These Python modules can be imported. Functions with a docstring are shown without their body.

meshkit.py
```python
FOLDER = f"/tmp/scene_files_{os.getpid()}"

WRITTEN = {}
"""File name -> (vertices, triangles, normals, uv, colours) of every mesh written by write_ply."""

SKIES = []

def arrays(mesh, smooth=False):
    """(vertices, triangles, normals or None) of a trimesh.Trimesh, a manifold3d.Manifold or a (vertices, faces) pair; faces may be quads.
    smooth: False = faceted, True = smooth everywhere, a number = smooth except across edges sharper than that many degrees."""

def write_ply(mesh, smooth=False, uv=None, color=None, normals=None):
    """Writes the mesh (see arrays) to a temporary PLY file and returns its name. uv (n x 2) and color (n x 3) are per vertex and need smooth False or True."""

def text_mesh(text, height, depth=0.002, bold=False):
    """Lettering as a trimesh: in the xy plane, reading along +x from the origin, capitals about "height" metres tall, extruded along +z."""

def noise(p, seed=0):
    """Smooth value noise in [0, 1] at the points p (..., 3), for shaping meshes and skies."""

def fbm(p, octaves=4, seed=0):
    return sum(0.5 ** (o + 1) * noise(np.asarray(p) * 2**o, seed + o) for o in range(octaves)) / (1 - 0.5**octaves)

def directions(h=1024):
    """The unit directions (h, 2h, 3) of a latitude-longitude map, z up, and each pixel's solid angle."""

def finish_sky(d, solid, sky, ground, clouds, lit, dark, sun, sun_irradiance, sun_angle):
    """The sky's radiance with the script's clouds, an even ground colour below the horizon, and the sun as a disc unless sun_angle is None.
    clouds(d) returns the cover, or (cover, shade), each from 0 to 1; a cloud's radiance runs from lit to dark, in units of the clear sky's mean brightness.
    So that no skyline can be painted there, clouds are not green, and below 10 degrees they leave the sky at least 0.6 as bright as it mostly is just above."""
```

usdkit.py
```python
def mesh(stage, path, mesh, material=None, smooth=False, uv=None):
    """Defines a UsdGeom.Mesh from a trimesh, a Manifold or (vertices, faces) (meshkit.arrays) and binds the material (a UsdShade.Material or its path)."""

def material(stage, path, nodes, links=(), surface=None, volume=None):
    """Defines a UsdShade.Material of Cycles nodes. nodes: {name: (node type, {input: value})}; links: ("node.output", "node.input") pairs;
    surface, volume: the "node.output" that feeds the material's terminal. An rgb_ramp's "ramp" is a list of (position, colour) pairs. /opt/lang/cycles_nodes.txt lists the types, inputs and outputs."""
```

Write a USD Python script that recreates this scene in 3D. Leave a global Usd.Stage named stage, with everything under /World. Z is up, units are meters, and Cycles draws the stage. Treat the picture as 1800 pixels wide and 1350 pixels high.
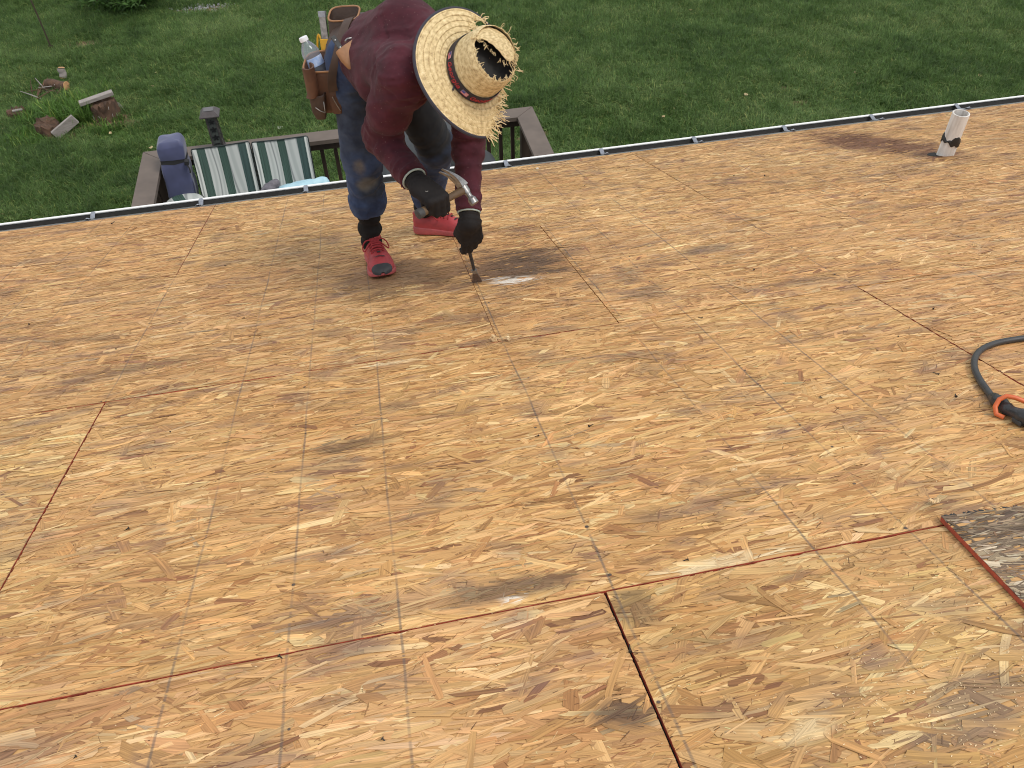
import math, random
import numpy as np, trimesh, usdkit, meshkit
from pxr import Usd, UsdGeom, UsdLux, UsdShade, Gf, Sdf, Vt

stage = Usd.Stage.CreateInMemory()
UsdGeom.SetStageUpAxis(stage, UsdGeom.Tokens.z)
UsdGeom.SetStageMetersPerUnit(stage, 1.0)
UsdGeom.Xform.Define(stage, '/World')
UsdGeom.Scope.Define(stage, '/World/Looks')

# ------------------------------------------------------------------ camera
CAM = np.array([0.89299, -0.77334, 5.48268])
AX = np.array([[0.97951973, -0.20024333, -0.02106443], [-0.15700846, -0.69412904, -0.70251919], [0.12605335, 0.69143851, -0.71135299]])  # right, down, forward
cam = UsdGeom.Camera.Define(stage, '/World/camera')
m = np.eye(4)
m[0, :3], m[1, :3], m[2, :3], m[3, :3] = AX[0], -AX[1], -AX[2], CAM
cam.AddTransformOp().Set(Gf.Matrix4d(m.tolist()))
cam.CreateHorizontalApertureAttr(36.0)
cam.CreateVerticalApertureAttr(27.0)
cam.CreateFocalLengthAttr(36.0 * 1454.716 / 1800)
cam.CreateClippingRangeAttr(Gf.Vec2f(0.01, 2000))
cam.CreateExposureAttr(0.45)

# ------------------------------------------------------------------ sky and sun (a bright overcast day)
SUN = np.array([0.42, -0.30, 0.86]); SUN /= np.linalg.norm(SUN)
SKY_STRENGTH, SUN_INTENSITY = 0.092, 0.40
elev, rot = math.asin(SUN[2]), math.atan2(SUN[0], SUN[1])
sky_mat = usdkit.material(stage, '/World/Looks/overcast_sky', {
    'tc': ('texture_coordinate', {}),
    'sky': ('sky_texture', {'sky_type': 'single_scattering', 'sun_disc': False, 'sun_elevation': elev, 'sun_rotation': rot}),
    'n': ('noise_texture', {'scale': 2.2, 'detail': 6.0, 'roughness': 0.55}),
    'r': ('rgb_ramp', {'ramp': [(0.25, (6.2, 6.5, 6.9)), (0.75, (10.2, 10.3, 10.4))]}),
    'm': ('mix', {'fac': 0.86}),
    'b': ('background_shader', {'strength': SKY_STRENGTH})},
    [('tc.generated', 'n.vector'), ('n.fac', 'r.fac'), ('sky.color', 'm.color1'), ('r.color', 'm.color2'), ('m.color', 'b.color')], surface='b.background')
dome = UsdLux.DomeLight.Define(stage, '/World/sky')
UsdShade.MaterialBindingAPI.Apply(dome.GetPrim()).Bind(sky_mat)
dome.GetPrim().SetCustomDataByKey('kind', 'structure')
sun = UsdLux.DistantLight.Define(stage, '/World/sun')
sun.CreateIntensityAttr(SUN_INTENSITY); sun.CreateAngleAttr(18.0); sun.CreateColorAttr(Gf.Vec3f(1.0, 0.96, 0.90))
sun.GetPrim().GetAttribute('inputs:normalize').Set(True) if sun.GetPrim().HasAttribute('inputs:normalize') else sun.CreateNormalizeAttr(True)
zl = SUN; xl = np.cross([0, 1, 0], zl); xl /= np.linalg.norm(xl); yl = np.cross(zl, xl)
m = np.eye(4); m[0, :3], m[1, :3], m[2, :3] = xl, yl, zl
sun.AddTransformOp().Set(Gf.Matrix4d(m.tolist()))
sun.GetPrim().SetCustomDataByKey('kind', 'structure')

# ------------------------------------------------------------------ helpers
rng = np.random.default_rng(7)
_names = {}
ORIGIN = {}

def numbered(parent, name):
    k = _names.get((parent, name), 0); _names[(parent, name)] = k + 1
    return f'{parent}/{name}' if k == 0 else f'{parent}/{name}_{k:03d}'

def meta(prim, label=None, cat=None, group=None, kind=None):
    for k, v in (('label', label), ('category', cat), ('group', group), ('kind', kind)):
        if v: prim.SetCustomDataByKey(k, v)
    return prim

def thing(name, label, cat, loc=(0, 0, 0), group=None, kind=None):
    path = numbered('/World', name)
    x = UsdGeom.Xform.Define(stage, path)
    x.AddTranslateOp().Set(Gf.Vec3d(*map(float, loc)))
    ORIGIN[path] = np.array(loc, float)
    meta(x.GetPrim(), label, cat, group, kind)
    return path

def part(name, mesh, mat, parent, smooth=35, label=None, kind=None, attrs=None):
    """one Mesh prim under parent; mesh is given in world coordinates"""
    path = numbered(parent, name)
    o = next((ORIGIN[q] for q in (parent, parent.rsplit('/', 1)[0], parent.rsplit('/', 2)[0]) if q in ORIGIN), np.zeros(3))
    if isinstance(mesh, (tuple, list)): mesh = trimesh.Trimesh(np.asarray(mesh[0], float), np.asarray(mesh[1], int), process=False)
    mm = mesh.copy(); mm.vertices = mm.vertices - o
    if attrs and smooth not in (True, False): smooth = True
    g = usdkit.mesh(stage, path, mm, MAT[mat] if isinstance(mat, str) else mat, smooth=smooth)
    if attrs:
        for k, a in attrs.items():
            UsdGeom.PrimvarsAPI(g).CreatePrimvar(k, Sdf.ValueTypeNames.Color3fArray, 'vertex').Set(Vt.Vec3fArray.FromNumpy(np.asarray(a, np.float32)))
    if label or kind: meta(g.GetPrim(), label, kind=kind)
    return path

def solo(name, mesh, mat, label=None, cat=None, group=None, kind=None, smooth=35, attrs=None):
    p = part(name, mesh, mat, '/World', smooth, attrs=attrs)
    meta(stage.GetPrimAtPath(p), label, cat, group, kind)
    return p

def cat_(*ms):
    ms = [q for q in ms if q is not None]
    return trimesh.util.concatenate(ms)

def rotm(axis, ang):
    return trimesh.transformations.rotation_matrix(ang, axis)[:3, :3]

def frame(z, xhint=(1, 0, 0)):
    """columns x,y,z of a frame with the given z axis"""
    z = np.asarray(z, float); z = z / np.linalg.norm(z)
    x = np.asarray(xhint, float); x = x - z * (x @ z)
    if np.linalg.norm(x) < 1e-6: x = np.array([0, 1.0, 0]) - z * z[1]
    x /= np.linalg.norm(x)
    return np.stack([x, np.cross(z, x), z], 1)

def bx(c, s, R=None, ch=0.003):
    """box with chamfered edges"""
    h = np.array(s, float) / 2; ch = min(ch, 0.45 * h.min())
    pts = []
    for sx in (-1, 1):
        for sy in (-1, 1):
            for sz in (-1, 1):
                b = np.array([sx, sy, sz])
                for k in range(3):
                    q = b * (h - ch); q[k] = b[k] * h[k]; pts.append(q)
    q = np.array(pts)
    hull = trimesh.convex.convex_hull(q) if ch > 0 else trimesh.creation.box(s)
    v = np.array(hull.vertices)
    if R is not None: v = v @ np.asarray(R).T
    return trimesh.Trimesh(v + np.array(c), hull.faces, process=False)

def loft(secs, cap=True, closed=True):
    """secs: list of (n,3) loops"""
    S = np.array(secs, float); m_, n = S.shape[:2]
    v = S.reshape(-1, 3); f = []
    jn = n if closed else n - 1
    for i in range(m_ - 1):
        j = np.arange(jn); a = i * n + j; b = i * n + (j + 1) % n
        f += [np.stack([a, b, b + n], 1), np.stack([a, b + n, a + n], 1)]
    f = np.vstack(f)
    if cap:
        c0, c1 = len(v), len(v) + 1
        v = np.vstack([v, S[0].mean(0), S[-1].mean(0)])
        j = np.arange(n); k = (j + 1) % n
        f = np.vstack([f, np.stack([k, j, np.full(n, c0)], 1), np.stack([(m_ - 1) * n + j, (m_ - 1) * n + k, np.full(n, c1)], 1)])
    t = trimesh.Trimesh(v, f, process=False)
    return t

def spline(pts, n):
    from scipy.interpolate import CubicSpline
    p = np.asarray(pts, float); d = np.r_[0, np.cumsum(np.linalg.norm(np.diff(p, axis=0), axis=1))]
    return CubicSpline(d, p)(np.linspace(0, d[-1], n))

def tube(pts, r, n=10, cap=True):
    p = np.asarray(pts, float); t = np.gradient(p, axis=0); t /= np.linalg.norm(t, axis=1, keepdims=True)
    r = np.broadcast_to(r, (len(p),))
    x = frame(t[0])[:, 0]; secs = []
    for i in range(len(p)):
        x = x - t[i] * (x @ t[i]); x /= np.linalg.norm(x); y = np.cross(t[i], x)
        a = np.arange(n) * 2 * np.pi / n
        secs.append(p[i] + r[i] * (np.cos(a)[:, None] * x + np.sin(a)[:, None] * y))
    return loft(secs, cap)

def lathe(prof, n=24, c=(0, 0, 0), R=None, cap=True):
    """prof: list of (radius, height)"""
    a = np.arange(n) * 2 * np.pi / n
    secs = [np.stack([r * np.cos(a), r * np.sin(a), np.full(n, h)], 1) for r, h in prof]
    S = np.array(secs)
    if R is not None: S = S @ np.asarray(R).T
    return loft(S + np.array(c), cap)

def sheet(P, thick=0.003):
    """grid of points (m,n,3) -> thin closed sheet"""
    P = np.asarray(P, float); m_, n = P.shape[:2]
    du, dv = np.gradient(P, axis=0), np.gradient(P, axis=1)
    N = np.cross(du, dv); N /= np.linalg.norm(N, axis=-1, keepdims=True) + 1e-12
    v = np.vstack([P.reshape(-1, 3), (P - N * thick).reshape(-1, 3)]); o = m_ * n
    i, j = np.meshgrid(np.arange(m_ - 1), np.arange(n - 1), indexing='ij'); a = (i * n + j).ravel()
    f = [np.stack([a, a + n, a + n + 1], 1), np.stack([a, a + n + 1, a + 1], 1)]
    f += [np.stack([o + a, o + a + n + 1, o + a + n], 1), np.stack([o + a, o + a + 1, o + a + n + 1], 1)]
    bnd = np.r_[np.arange(n), np.arange(1, m_) * n + n - 1, (m_ - 1) * n + np.arange(n - 2, -1, -1), np.arange(m_ - 2, 0, -1) * n]
    b2 = np.roll(bnd, -1)
    f += [np.stack([bnd, b2, b2 + o], 1), np.stack([bnd, b2 + o, bnd + o], 1)]
    t = trimesh.Trimesh(v, np.vstack(f), process=False)
    return t

# ---- signed distance modelling
def cone(p, a, b, ra, rb):
    a, b = np.asarray(a, float), np.asarray(b, float); ab = b - a
    t = np.clip(((p - a) @ ab) / (ab @ ab), 0, 1)
    return np.linalg.norm(p - a - t[..., None] * ab, axis=-1) - (ra + (rb - ra) * t)

def smin(a, b, k):
    h = np.clip(0.5 + 0.5 * (b - a) / k, 0, 1)
    return b + (a - b) * h - k * h * (1 - h)

def rbox(p, c, R, h, r):
    q = np.abs((p - np.asarray(c)) @ np.asarray(R)) - (np.asarray(h) - r)
    return np.linalg.norm(np.maximum(q, 0), axis=-1) + np.minimum(q.max(-1), 0) - r

def surfnet(sdf, lo, hi, h):
    lo, hi = np.asarray(lo, float), np.asarray(hi, float)
    n = np.ceil((hi - lo) / h).astype(int) + 1
    ax = [lo[k] + h * np.arange(n[k]) for k in range(3)]
    D = np.empty(n)
    for i in range(n[0]):
        q = np.stack(np.meshgrid([ax[0][i]], ax[1], ax[2], indexing='ij'), -1)
        D[i] = sdf(q)[0]
    S = D < 0
    c = [S[a:n[0] - 1 + a, b:n[1] - 1 + b, d:n[2] - 1 + d] for a in (0, 1) for b in (0, 1) for d in (0, 1)]
    tot = sum(x.astype(int) for x in c); act = (tot > 0) & (tot < 8)
    idx = -np.ones(act.shape, int); cells = np.argwhere(act); idx[act] = np.arange(len(cells))
    acc, cnt = np.zeros((len(cells), 3)), np.zeros(len(cells))
    corner = [(a, b, d) for a in (0, 1) for b in (0, 1) for d in (0, 1)]
    for u in range(8):
        for w in range(u + 1, 8):
            A, B = np.array(corner[u]), np.array(corner[w])
            if np.abs(A - B).sum() != 1: continue
            da, db = D[tuple((cells + A).T)], D[tuple((cells + B).T)]
            x = (da < 0) != (db < 0); t = da[x] / (da[x] - db[x])
            acc[x] += cells[x] + A + t[:, None] * (B - A); cnt[x] += 1
    v = lo + h * acc / cnt[:, None]
    F = []
    for k in range(3):
        i, j = (k + 1) % 3, (k + 2) % 3
        e = [slice(None)] * 3; g = [slice(None)] * 3; e[k] = slice(0, -1); g[k] = slice(1, None)
        a, b = S[tuple(e)], S[tuple(g)]
        x = np.argwhere(a != b); x = x[(x[:, i] > 0) & (x[:, j] > 0) & (x[:, i] < n[i] - 1) & (x[:, j] < n[j] - 1)]
        I, J = np.eye(3, dtype=int)[i], np.eye(3, dtype=int)[j]
        q = np.stack([idx[tuple((x - I - J).T)], idx[tuple((x - J).T)], idx[tuple(x.T)], idx[tuple((x - I).T)]], 1)
        inside = a[tuple(x.T)]
        q = np.where(inside[:, None], q, q[:, ::-1]); F.append(q)
    q = np.vstack(F)
    return trimesh.Trimesh(v, np.vstack([q[:, [0, 1, 2]], q[:, [0, 2, 3]]]), process=False)

def wob(p, s, seed=0, oct=3):
    return meshkit.fbm(np.asarray(p) * s + 50, oct, seed) - 0.5

# ------------------------------------------------------------------ materials
MAT = {}
def mat(name, nodes, links, surface='p.BSDF'):
    MAT[name] = usdkit.material(stage, '/World/Looks/' + name, nodes, links, surface=surface)

def plain(name, ca, cb=None, scale=30, rough=0.6, bump=0.0, bscale=None, metallic=0.0, stretch=(1, 1, 1), bdist=0.003, detail=5.0, spec=None, lo=0.3, hi=0.7, sheen=0.0):
    """two tones mixed by noise, with fine relief"""
    cb = cb or tuple(0.75 * q for q in ca)
    P = {'metallic': metallic, 'roughness': rough}
    if spec is not None: P['specular_ior_level'] = spec
    if sheen: P['sheen_weight'] = sheen; P['sheen_roughness'] = 0.6
    nodes = {'g': ('geometry', {}), 'mp': ('mapping', {'scale': stretch}), 'n': ('noise_texture', {'scale': scale, 'detail': detail, 'roughness': 0.6}),
             'r': ('rgb_ramp', {'ramp': [(lo, cb), (hi, ca)]}), 'p': ('principled_bsdf', P)}
    links = [('g.position', 'mp.vector'), ('mp.vector', 'n.vector'), ('n.fac', 'r.fac'), ('r.color', 'p.base_color')]
    if bump:
        nodes['n2'] = ('noise_texture', {'scale': bscale or scale * 4, 'detail': 4.0}); nodes['b'] = ('bump', {'strength': bump, 'distance': bdist})
        links += [('mp.vector', 'n2.vector'), ('n2.fac', 'b.height'), ('b.normal', 'p.normal')]
    mat(name, nodes, links)

p_roof = 0.328064
ca_, sa_ = math.cos(p_roof), math.sin(p_roof)
ZR = 4.09133
def RP(X, Y, n=0.0):
    """point of the roof plane: X along the eave, Y down the slope, n out of the plane"""
    X, Y, n = np.broadcast_arrays(np.asarray(X, float), Y, n)
    return np.stack([X, Y * ca_ + n * sa_, ZR - Y * sa_ + n * ca_], -1)
RROOF = np.array([[1, 0, 0], [0, ca_, sa_], [0, -sa_, ca_]])  # roof frame: columns = axes in world
YE = 3.70
# ------------------------------------------------------------------ OSB: panels with real strands
def osb_material(name, weathered=False):
    N = {'g': ('geometry', {}), 'fl': ('mapping', {'scale': (1, 1 / ca_, 0)}), 'c': ('attribute', {'attribute': 'scol'}), 'uv': ('attribute', {'attribute': 'suv'}),
         'gm': ('mapping', {'scale': (9, 330, 3)}), 'gn': ('noise_texture', {'scale': 1.0, 'detail': 3.0, 'roughness': 0.6}),
         'gr': ('map_range', {'from_min': 0.28, 'from_max': 0.72, 'to_min': 0.66, 'to_max': 1.22, 'clamp': True}),
         'gm2': ('mapping', {'scale': (14, 900, 3)}), 'gn2': ('noise_texture', {'scale': 1.0, 'detail': 2.0}),
         'gr2': ('map_range', {'from_min': 0.3, 'from_max': 0.7, 'to_min': 0.85, 'to_max': 1.12, 'clamp': True}),
         'gg': ('math', {'math_type': 'multiply'}), 'm0': ('mix', {'mix_type': 'multiply', 'fac': 1.0}),
         'p': ('principled_bsdf', {'roughness': 0.62, 'specular_ior_level': 0.28})}
    L = [('g.position', 'fl.vector'), ('uv.vector', 'gm.vector'), ('gm.vector', 'gn.vector'), ('gn.fac', 'gr.value'), ('uv.vector', 'gm2.vector'), ('gm2.vector', 'gn2.vector'), ('gn2.fac', 'gr2.value'),
         ('gr.result', 'gg.value1'), ('gr2.result', 'gg.value2'), ('c.color', 'm0.color1'), ('gg.value', 'm0.color2')]
    cur = 'm0.color'
    # broad tone drift over the sheets
    N['bn'] = ('noise_texture', {'scale': 1.7, 'detail': 3.0}); N['br'] = ('rgb_ramp', {'ramp': [(0.3, (0.88, 0.82, 0.76)), (0.7, (1.08, 1.09, 1.1))]}); N['mb'] = ('mix', {'mix_type': 'multiply', 'fac': 1.0})
    L += [('fl.vector', 'bn.vector'), ('bn.fac', 'br.fac'), (cur, 'mb.color1'), ('br.color', 'mb.color2')]; cur = 'mb.color'
    if not weathered:
        # printed nailing lines every 16 and every 24 inches, rubbed away in places
        N['sep'] = ('separate_xyz', {}); L.append(('fl.vector', 'sep.vector'))
        N['lnm'] = ('mapping', {'scale': (7, 2.2, 1)}); N['lnn'] = ('noise_texture', {'scale': 1.0, 'detail': 6.0, 'roughness': 0.7})
        N['lnr'] = ('map_range', {'from_min': 0.40, 'from_max': 0.60, 'to_min': 0.14, 'to_max': 0.62, 'clamp': True})
        N['ww'] = ('noise_texture', {'scale': 3.0, 'detail': 1.0}); N['wr'] = ('map_range', {'from_min': 0.0, 'from_max': 1.0, 'to_min': -0.006, 'to_max': 0.006})
        N['xw'] = ('math', {'math_type': 'add'})
        L += [('fl.vector', 'lnm.vector'), ('lnm.vector', 'lnn.vector'), ('lnn.fac', 'lnr.value'), ('fl.vector', 'ww.vector'), ('ww.fac', 'wr.value'), ('sep.x', 'xw.value1'), ('wr.result', 'xw.value2')]
        for k, per in enumerate((0.4064, 0.6096)):
            N[f'a{k}'] = ('math', {'math_type': 'multiply_add', 'value2': 1 / per, 'value3': 0.5}); N[f'b{k}'] = ('math', {'math_type': 'fraction'})
            N[f'c{k}'] = ('math', {'math_type': 'subtract', 'value2': 0.5}); N[f'd{k}'] = ('math', {'math_type': 'absolute'})
            N[f'e{k}'] = ('map_range', {'from_min': 0.0012 / per, 'from_max': 0.0037 / per, 'to_min': 1.0, 'to_max': 0.0, 'clamp': True})
            L += [('xw.value', f'a{k}.value1'), (f'a{k}.value', f'b{k}.value1'), (f'b{k}.value', f'c{k}.value1'), (f'c{k}.value', f'd{k}.value1'), (f'd{k}.value', f'e{k}.value')]
        N['mx'] = ('math', {'math_type': 'maximum'}); N['ml'] = ('math', {'math_type': 'multiply'}); N['xl'] = ('mix', {'color2': (0.10, 0.085, 0.075)})
        L += [('e0.result', 'mx.value1'), ('e1.result', 'mx.value2'), ('mx.value', 'ml.value1'), ('lnr.result', 'ml.value2'), ('ml.value', 'xl.fac'), (cur, 'xl.color1')]; cur = 'xl.color'
    N['bu'] = ('bump', {'strength': 0.35, 'distance': 0.0012})
    L += [(cur, 'p.base_color'), ('gg.value', 'bu.height'), ('bu.normal', 'p.normal')]
    mat(name, N, L)

BROWN, DARK, PALE, WHITE = (0.16, 0.075, 0.035), (0.075, 0.05, 0.04), (0.72, 0.58, 0.36), (0.80, 0.76, 0.68)
STAINS = [
    (3.70, 3.12, 0.19, 0.52, 0.30, (0.150, 0.062, 0.030), 0.92, 0.9),
    (1.37, 1.94, 0.25, 0.22, 0.0, (0.105, 0.066, 0.042), 0.94, 1.15),
    (1.12, 1.98, 0.34, 0.20, 0.0, (0.22, 0.12, 0.060), 0.66, 1.5),
    (0.92, 2.02, 0.22, 0.20, 0.0, (0.27, 0.16, 0.085), 0.45, 1.4),
    (1.365, 1.768, 0.092, 0.032, -0.06, WHITE, 0.96, 1.9),
    (1.05, 0.065, 0.115, 0.040, 0.02, DARK, 0.72, 1.4),
    (1.03, 0.026, 0.024, 0.008, 0.05, WHITE, 0.8, 1.6),
    (1.145, -0.285, 0.055, 0.042, -0.25, DARK, 0.80, 0.8),
    (1.46, 0.018, 0.14, 0.014, 0.0, PALE, 0.85, 1.6),
    (0.86, 1.185, 0.10, 0.012, 0.0, PALE, 0.85, 1.5),
    (1.405, -0.385, 0.050, 0.018, 0.35, (0.76, 0.58, 0.34), 0.62, 1.8),
    (1.66, -0.40, 0.10, 0.07, 0.0, (0.15, 0.11, 0.09), 0.6, 2.0),
    (1.24, -0.05, 0.045, 0.06, 0.0, DARK, 0.5, 2.0),
    (2.16, 1.80, 0.11, 0.05, 0.0, (0.11, 0.085, 0.07), 0.55, 1.5),
    (1.75, 1.45, 0.10, 0.05, 0.0, (0.11, 0.085, 0.08), 0.5, 1.5),
    (1.50, 3.45, 0.28, 0.16, 0.0, (0.26, 0.11, 0.05), 0.55, 1.6),
    (-1.55, 1.62, 0.09, 0.025, 0.0, WHITE, 0.8, 1.3),
    (-0.20, 1.80, 0.16, 0.05, 0.0, DARK, 0.42, 1.7),
    (-0.02, 1.45, 0.22, 0.06, 0.0, DARK, 0.45, 1.7),
    (0.72, 0.72, 0.13, 0.03, 0.0, DARK, 0.55, 1.5),
    (3.10, 1.02, 0.12, 0.045, 0.0, DARK, 0.5, 1.6),
    (4.6, 2.15, 0.35, 0.07, 0.0, DARK, 0.4, 1.7),
]
osb_material('osb_strands')

PAL = np.array([[0.585, 0.335, 0.145], [0.515, 0.282, 0.115], [0.655, 0.405, 0.190], [0.440, 0.225, 0.086], [0.74, 0.52, 0.275], [0.335, 0.158, 0.062], [0.225, 0.088, 0.042], [0.36, 0.26, 0.16]])
PAL = PAL * np.array([0.975, 0.985, 0.925])
PW = np.array([0.31, 0.25, 0.22, 0.09, 0.07, 0.036, 0.014, 0.004])

def weather(V, C, seed):
    """smudges and stains of the wood itself: mould, water marks, torn fibre; baked per strand corner"""
    r = np.random.default_rng(seed + 900)
    n = len(C); X, Y = V[:, 0], V[:, 1]; C = C.copy()
    per = np.repeat(r.normal(0, 1, n // 12 + 1), 12)[:n]        # every strand takes the stain differently
    def mixin(col, f):
        f = np.clip(f, 0, 1)[:, None]; C[:] = C * (1 - f) + np.asarray(col) * f
    for sx, sy, off, col, th, st in ((5.6, 11.0, 3.1, (0.140, 0.095, 0.080), 0.640, 0.44), (11.0, 24.0, 9.7, (0.16, 0.10, 0.090), 0.63, 0.44), (3.6, 8.0, 17.3, (0.30, 0.16, 0.085), 0.62, 0.24)):
        nz = meshkit.fbm(np.stack([X * sx + off + 60, Y * sy + off * 1.7 + 60, 0 * X], 1), 4 if sx > 4 and sx < 8 else 3, int(off)) + 0.022 * per
        mixin(col, st * np.clip((nz - th) / 0.13, 0, 1))
    near = (X > -2.5) & (X < 5.5)
    zn = meshkit.fbm(np.stack([X * 8 + 40, Y * 22 + 40, 0 * X], 1), 3, 77)
    for (sx, sy, rx, ry, tilt, col, st, amp) in STAINS:
        dx, dy = X - sx, Y - sy; c, s_ = math.cos(tilt), math.sin(tilt)
        d = np.hypot((dx * c + dy * s_) / rx, (-dx * s_ + dy * c) / ry) + amp * (zn - 0.5) + (0.30 if col is WHITE or col is PALE else 0.14) * per
        mixin(col, st * np.clip((1.15 - d) / 0.5, 0, 1))
    return C

def strands(x0, x1, y0, y1, n, seed, pal=PAL, pw=PW, z0=0.0, flecks=0.55, sc=1.0, soft=0.20):
    """overlapping wood strands of one sheet -> mesh in roof-plane coordinates + attributes"""
    r = np.random.default_rng(seed)
    def batch(n, L, w, ang, col, zlo, zhi, u=np.array([-0.5, -0.40, -0.15, 0.15, 0.40, 0.5])):
        cx, cy = r.uniform(x0, x1, n), r.uniform(y0, y1, n)
        K = len(u)
        skew = r.normal(0, 0.5, n)
        top = np.empty((n, K, 2)); bot = np.empty((n, K, 2))
        for k in range(K):
            endw = r.uniform(0.25, 1.0, n) if k in (0, K - 1) else r.uniform(0.82, 1.1, n)
            jl = r.normal(0, 0.035, n) * (2.0 if k in (0, K - 1) else 0.6)
            top[:, k, 0] = (u[k] + jl) * L + skew * w * 0.5; top[:, k, 1] = 0.5 * w * endw
            jl2 = r.normal(0, 0.035, n) * (2.0 if k in (0, K - 1) else 0.6)
            bot[:, k, 0] = (u[k] + jl2) * L - skew * w * 0.5; bot[:, k, 1] = -0.5 * w * (r.uniform(0.25, 1.0, n) if k in (0, K - 1) else r.uniform(0.82, 1.1, n))
        P = np.concatenate([top, bot], 1)                       # n, 2K, 2 (strand coordinates)
        bend = r.normal(0, 0.6, n)[:, None] * (P[:, :, 0] ** 2)
        ca, sa = np.cos(ang)[:, None], np.sin(ang)[:, None]
        py = P[:, :, 1] + bend
        X = cx[:, None] + P[:, :, 0] * ca - py * sa; Y = cy[:, None] + P[:, :, 0] * sa + py * ca
        Z = z0 + r.uniform(zlo, zhi, n)[:, None] + P[:, :, 0] * r.normal(0, 0.006, n)[:, None] + P[:, :, 1] * r.normal(0, 0.045, n)[:, None]
        X = np.clip(X, x0, x1); Y = np.clip(Y, y0, y1)
        V = np.stack([X, Y, Z], -1)
        base = (np.arange(n) * 2 * K)[:, None]
        T = []
        for k in range(K - 1):
            T += [np.stack([k, k + K, k + K + 1], 0), np.stack([k, k + K + 1, k + 1], 0)]
        F = (base[:, None, :] + np.array(T)[None]).reshape(-1, 3)
        C = np.repeat(col[:, None], 2 * K, 1)
        off = np.stack([r.uniform(0, 9, n), r.uniform(0, 9, n), r.uniform(0, 99, n)], 1)
        UV = np.concatenate([P, np.zeros((n, 2 * K, 1))], 2) + off[:, None]
        return V.reshape(-1, 3), F, C.reshape(-1, 3), UV.reshape(-1, 3)
    out = []
    def colours(n, w):
        c = pal[r.choice(len(pal), n, p=w / w.sum())]
        c = c * (1 - soft) + pal[:4].mean(0) * soft
        return c * r.lognormal(0, 0.10, n)[:, None] * r.normal(1, 0.022, (n, 3))
    n1 = int(n * 0.74)                                          # long strands that follow the sheet
    out.append(batch(n1, sc * np.clip(r.lognormal(-2.28, 0.42, n1), 0.03, 0.20), sc * np.clip(r.lognormal(-4.85, 0.45, n1), 0.003, 0.022), r.normal(0.02, 0.19, n1), colours(n1, pw), 0.0002, 0.0015))
    n3 = int(n * 0.11)                                          # broad flakes
    out.append(batch(n3, sc * r.uniform(0.05, 0.14, n3), sc * r.uniform(0.014, 0.036, n3), r.normal(0.0, 0.35, n3), colours(n3, pw), 0.0002, 0.00130))
    n2 = int(n * 0.085)                                         # flakes lying across, tan to brown
    w2 = pw * np.array([0.6, 1.5, 0.25, 3.2, 0.12, 3.0, 1.6, 0.8])[:len(pw)]
    ang2 = np.where(r.random(n2) < 0.5, r.uniform(0.35, 1.55, n2), r.uniform(-1.55, -0.3, n2))
    out.append(batch(n2, sc * np.clip(r.lognormal(-2.75, 0.38, n2), 0.03, 0.13), sc * np.clip(r.lognormal(-4.15, 0.42, n2), 0.006, 0.034), ang2, colours(n2, w2), 0.0004, 0.00150))
    n5 = int(n * 0.012)                                         # a few dark or pale ones on top
    w5 = pw * np.array([0.2, 0.2, 0.5, 1.0, 2.5, 5, 5, 2])[:len(pw)]
    out.append(batch(n5, sc * np.clip(r.lognormal(-2.6, 0.35, n5), 0.03, 0.14), sc * np.clip(r.lognormal(-4.3, 0.4, n5), 0.005, 0.026), r.normal(0, 0.5, n5), colours(n5, w5), 0.0013, 0.00155))
    n4 = int(n * flecks)                                        # splinters and cracks
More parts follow.
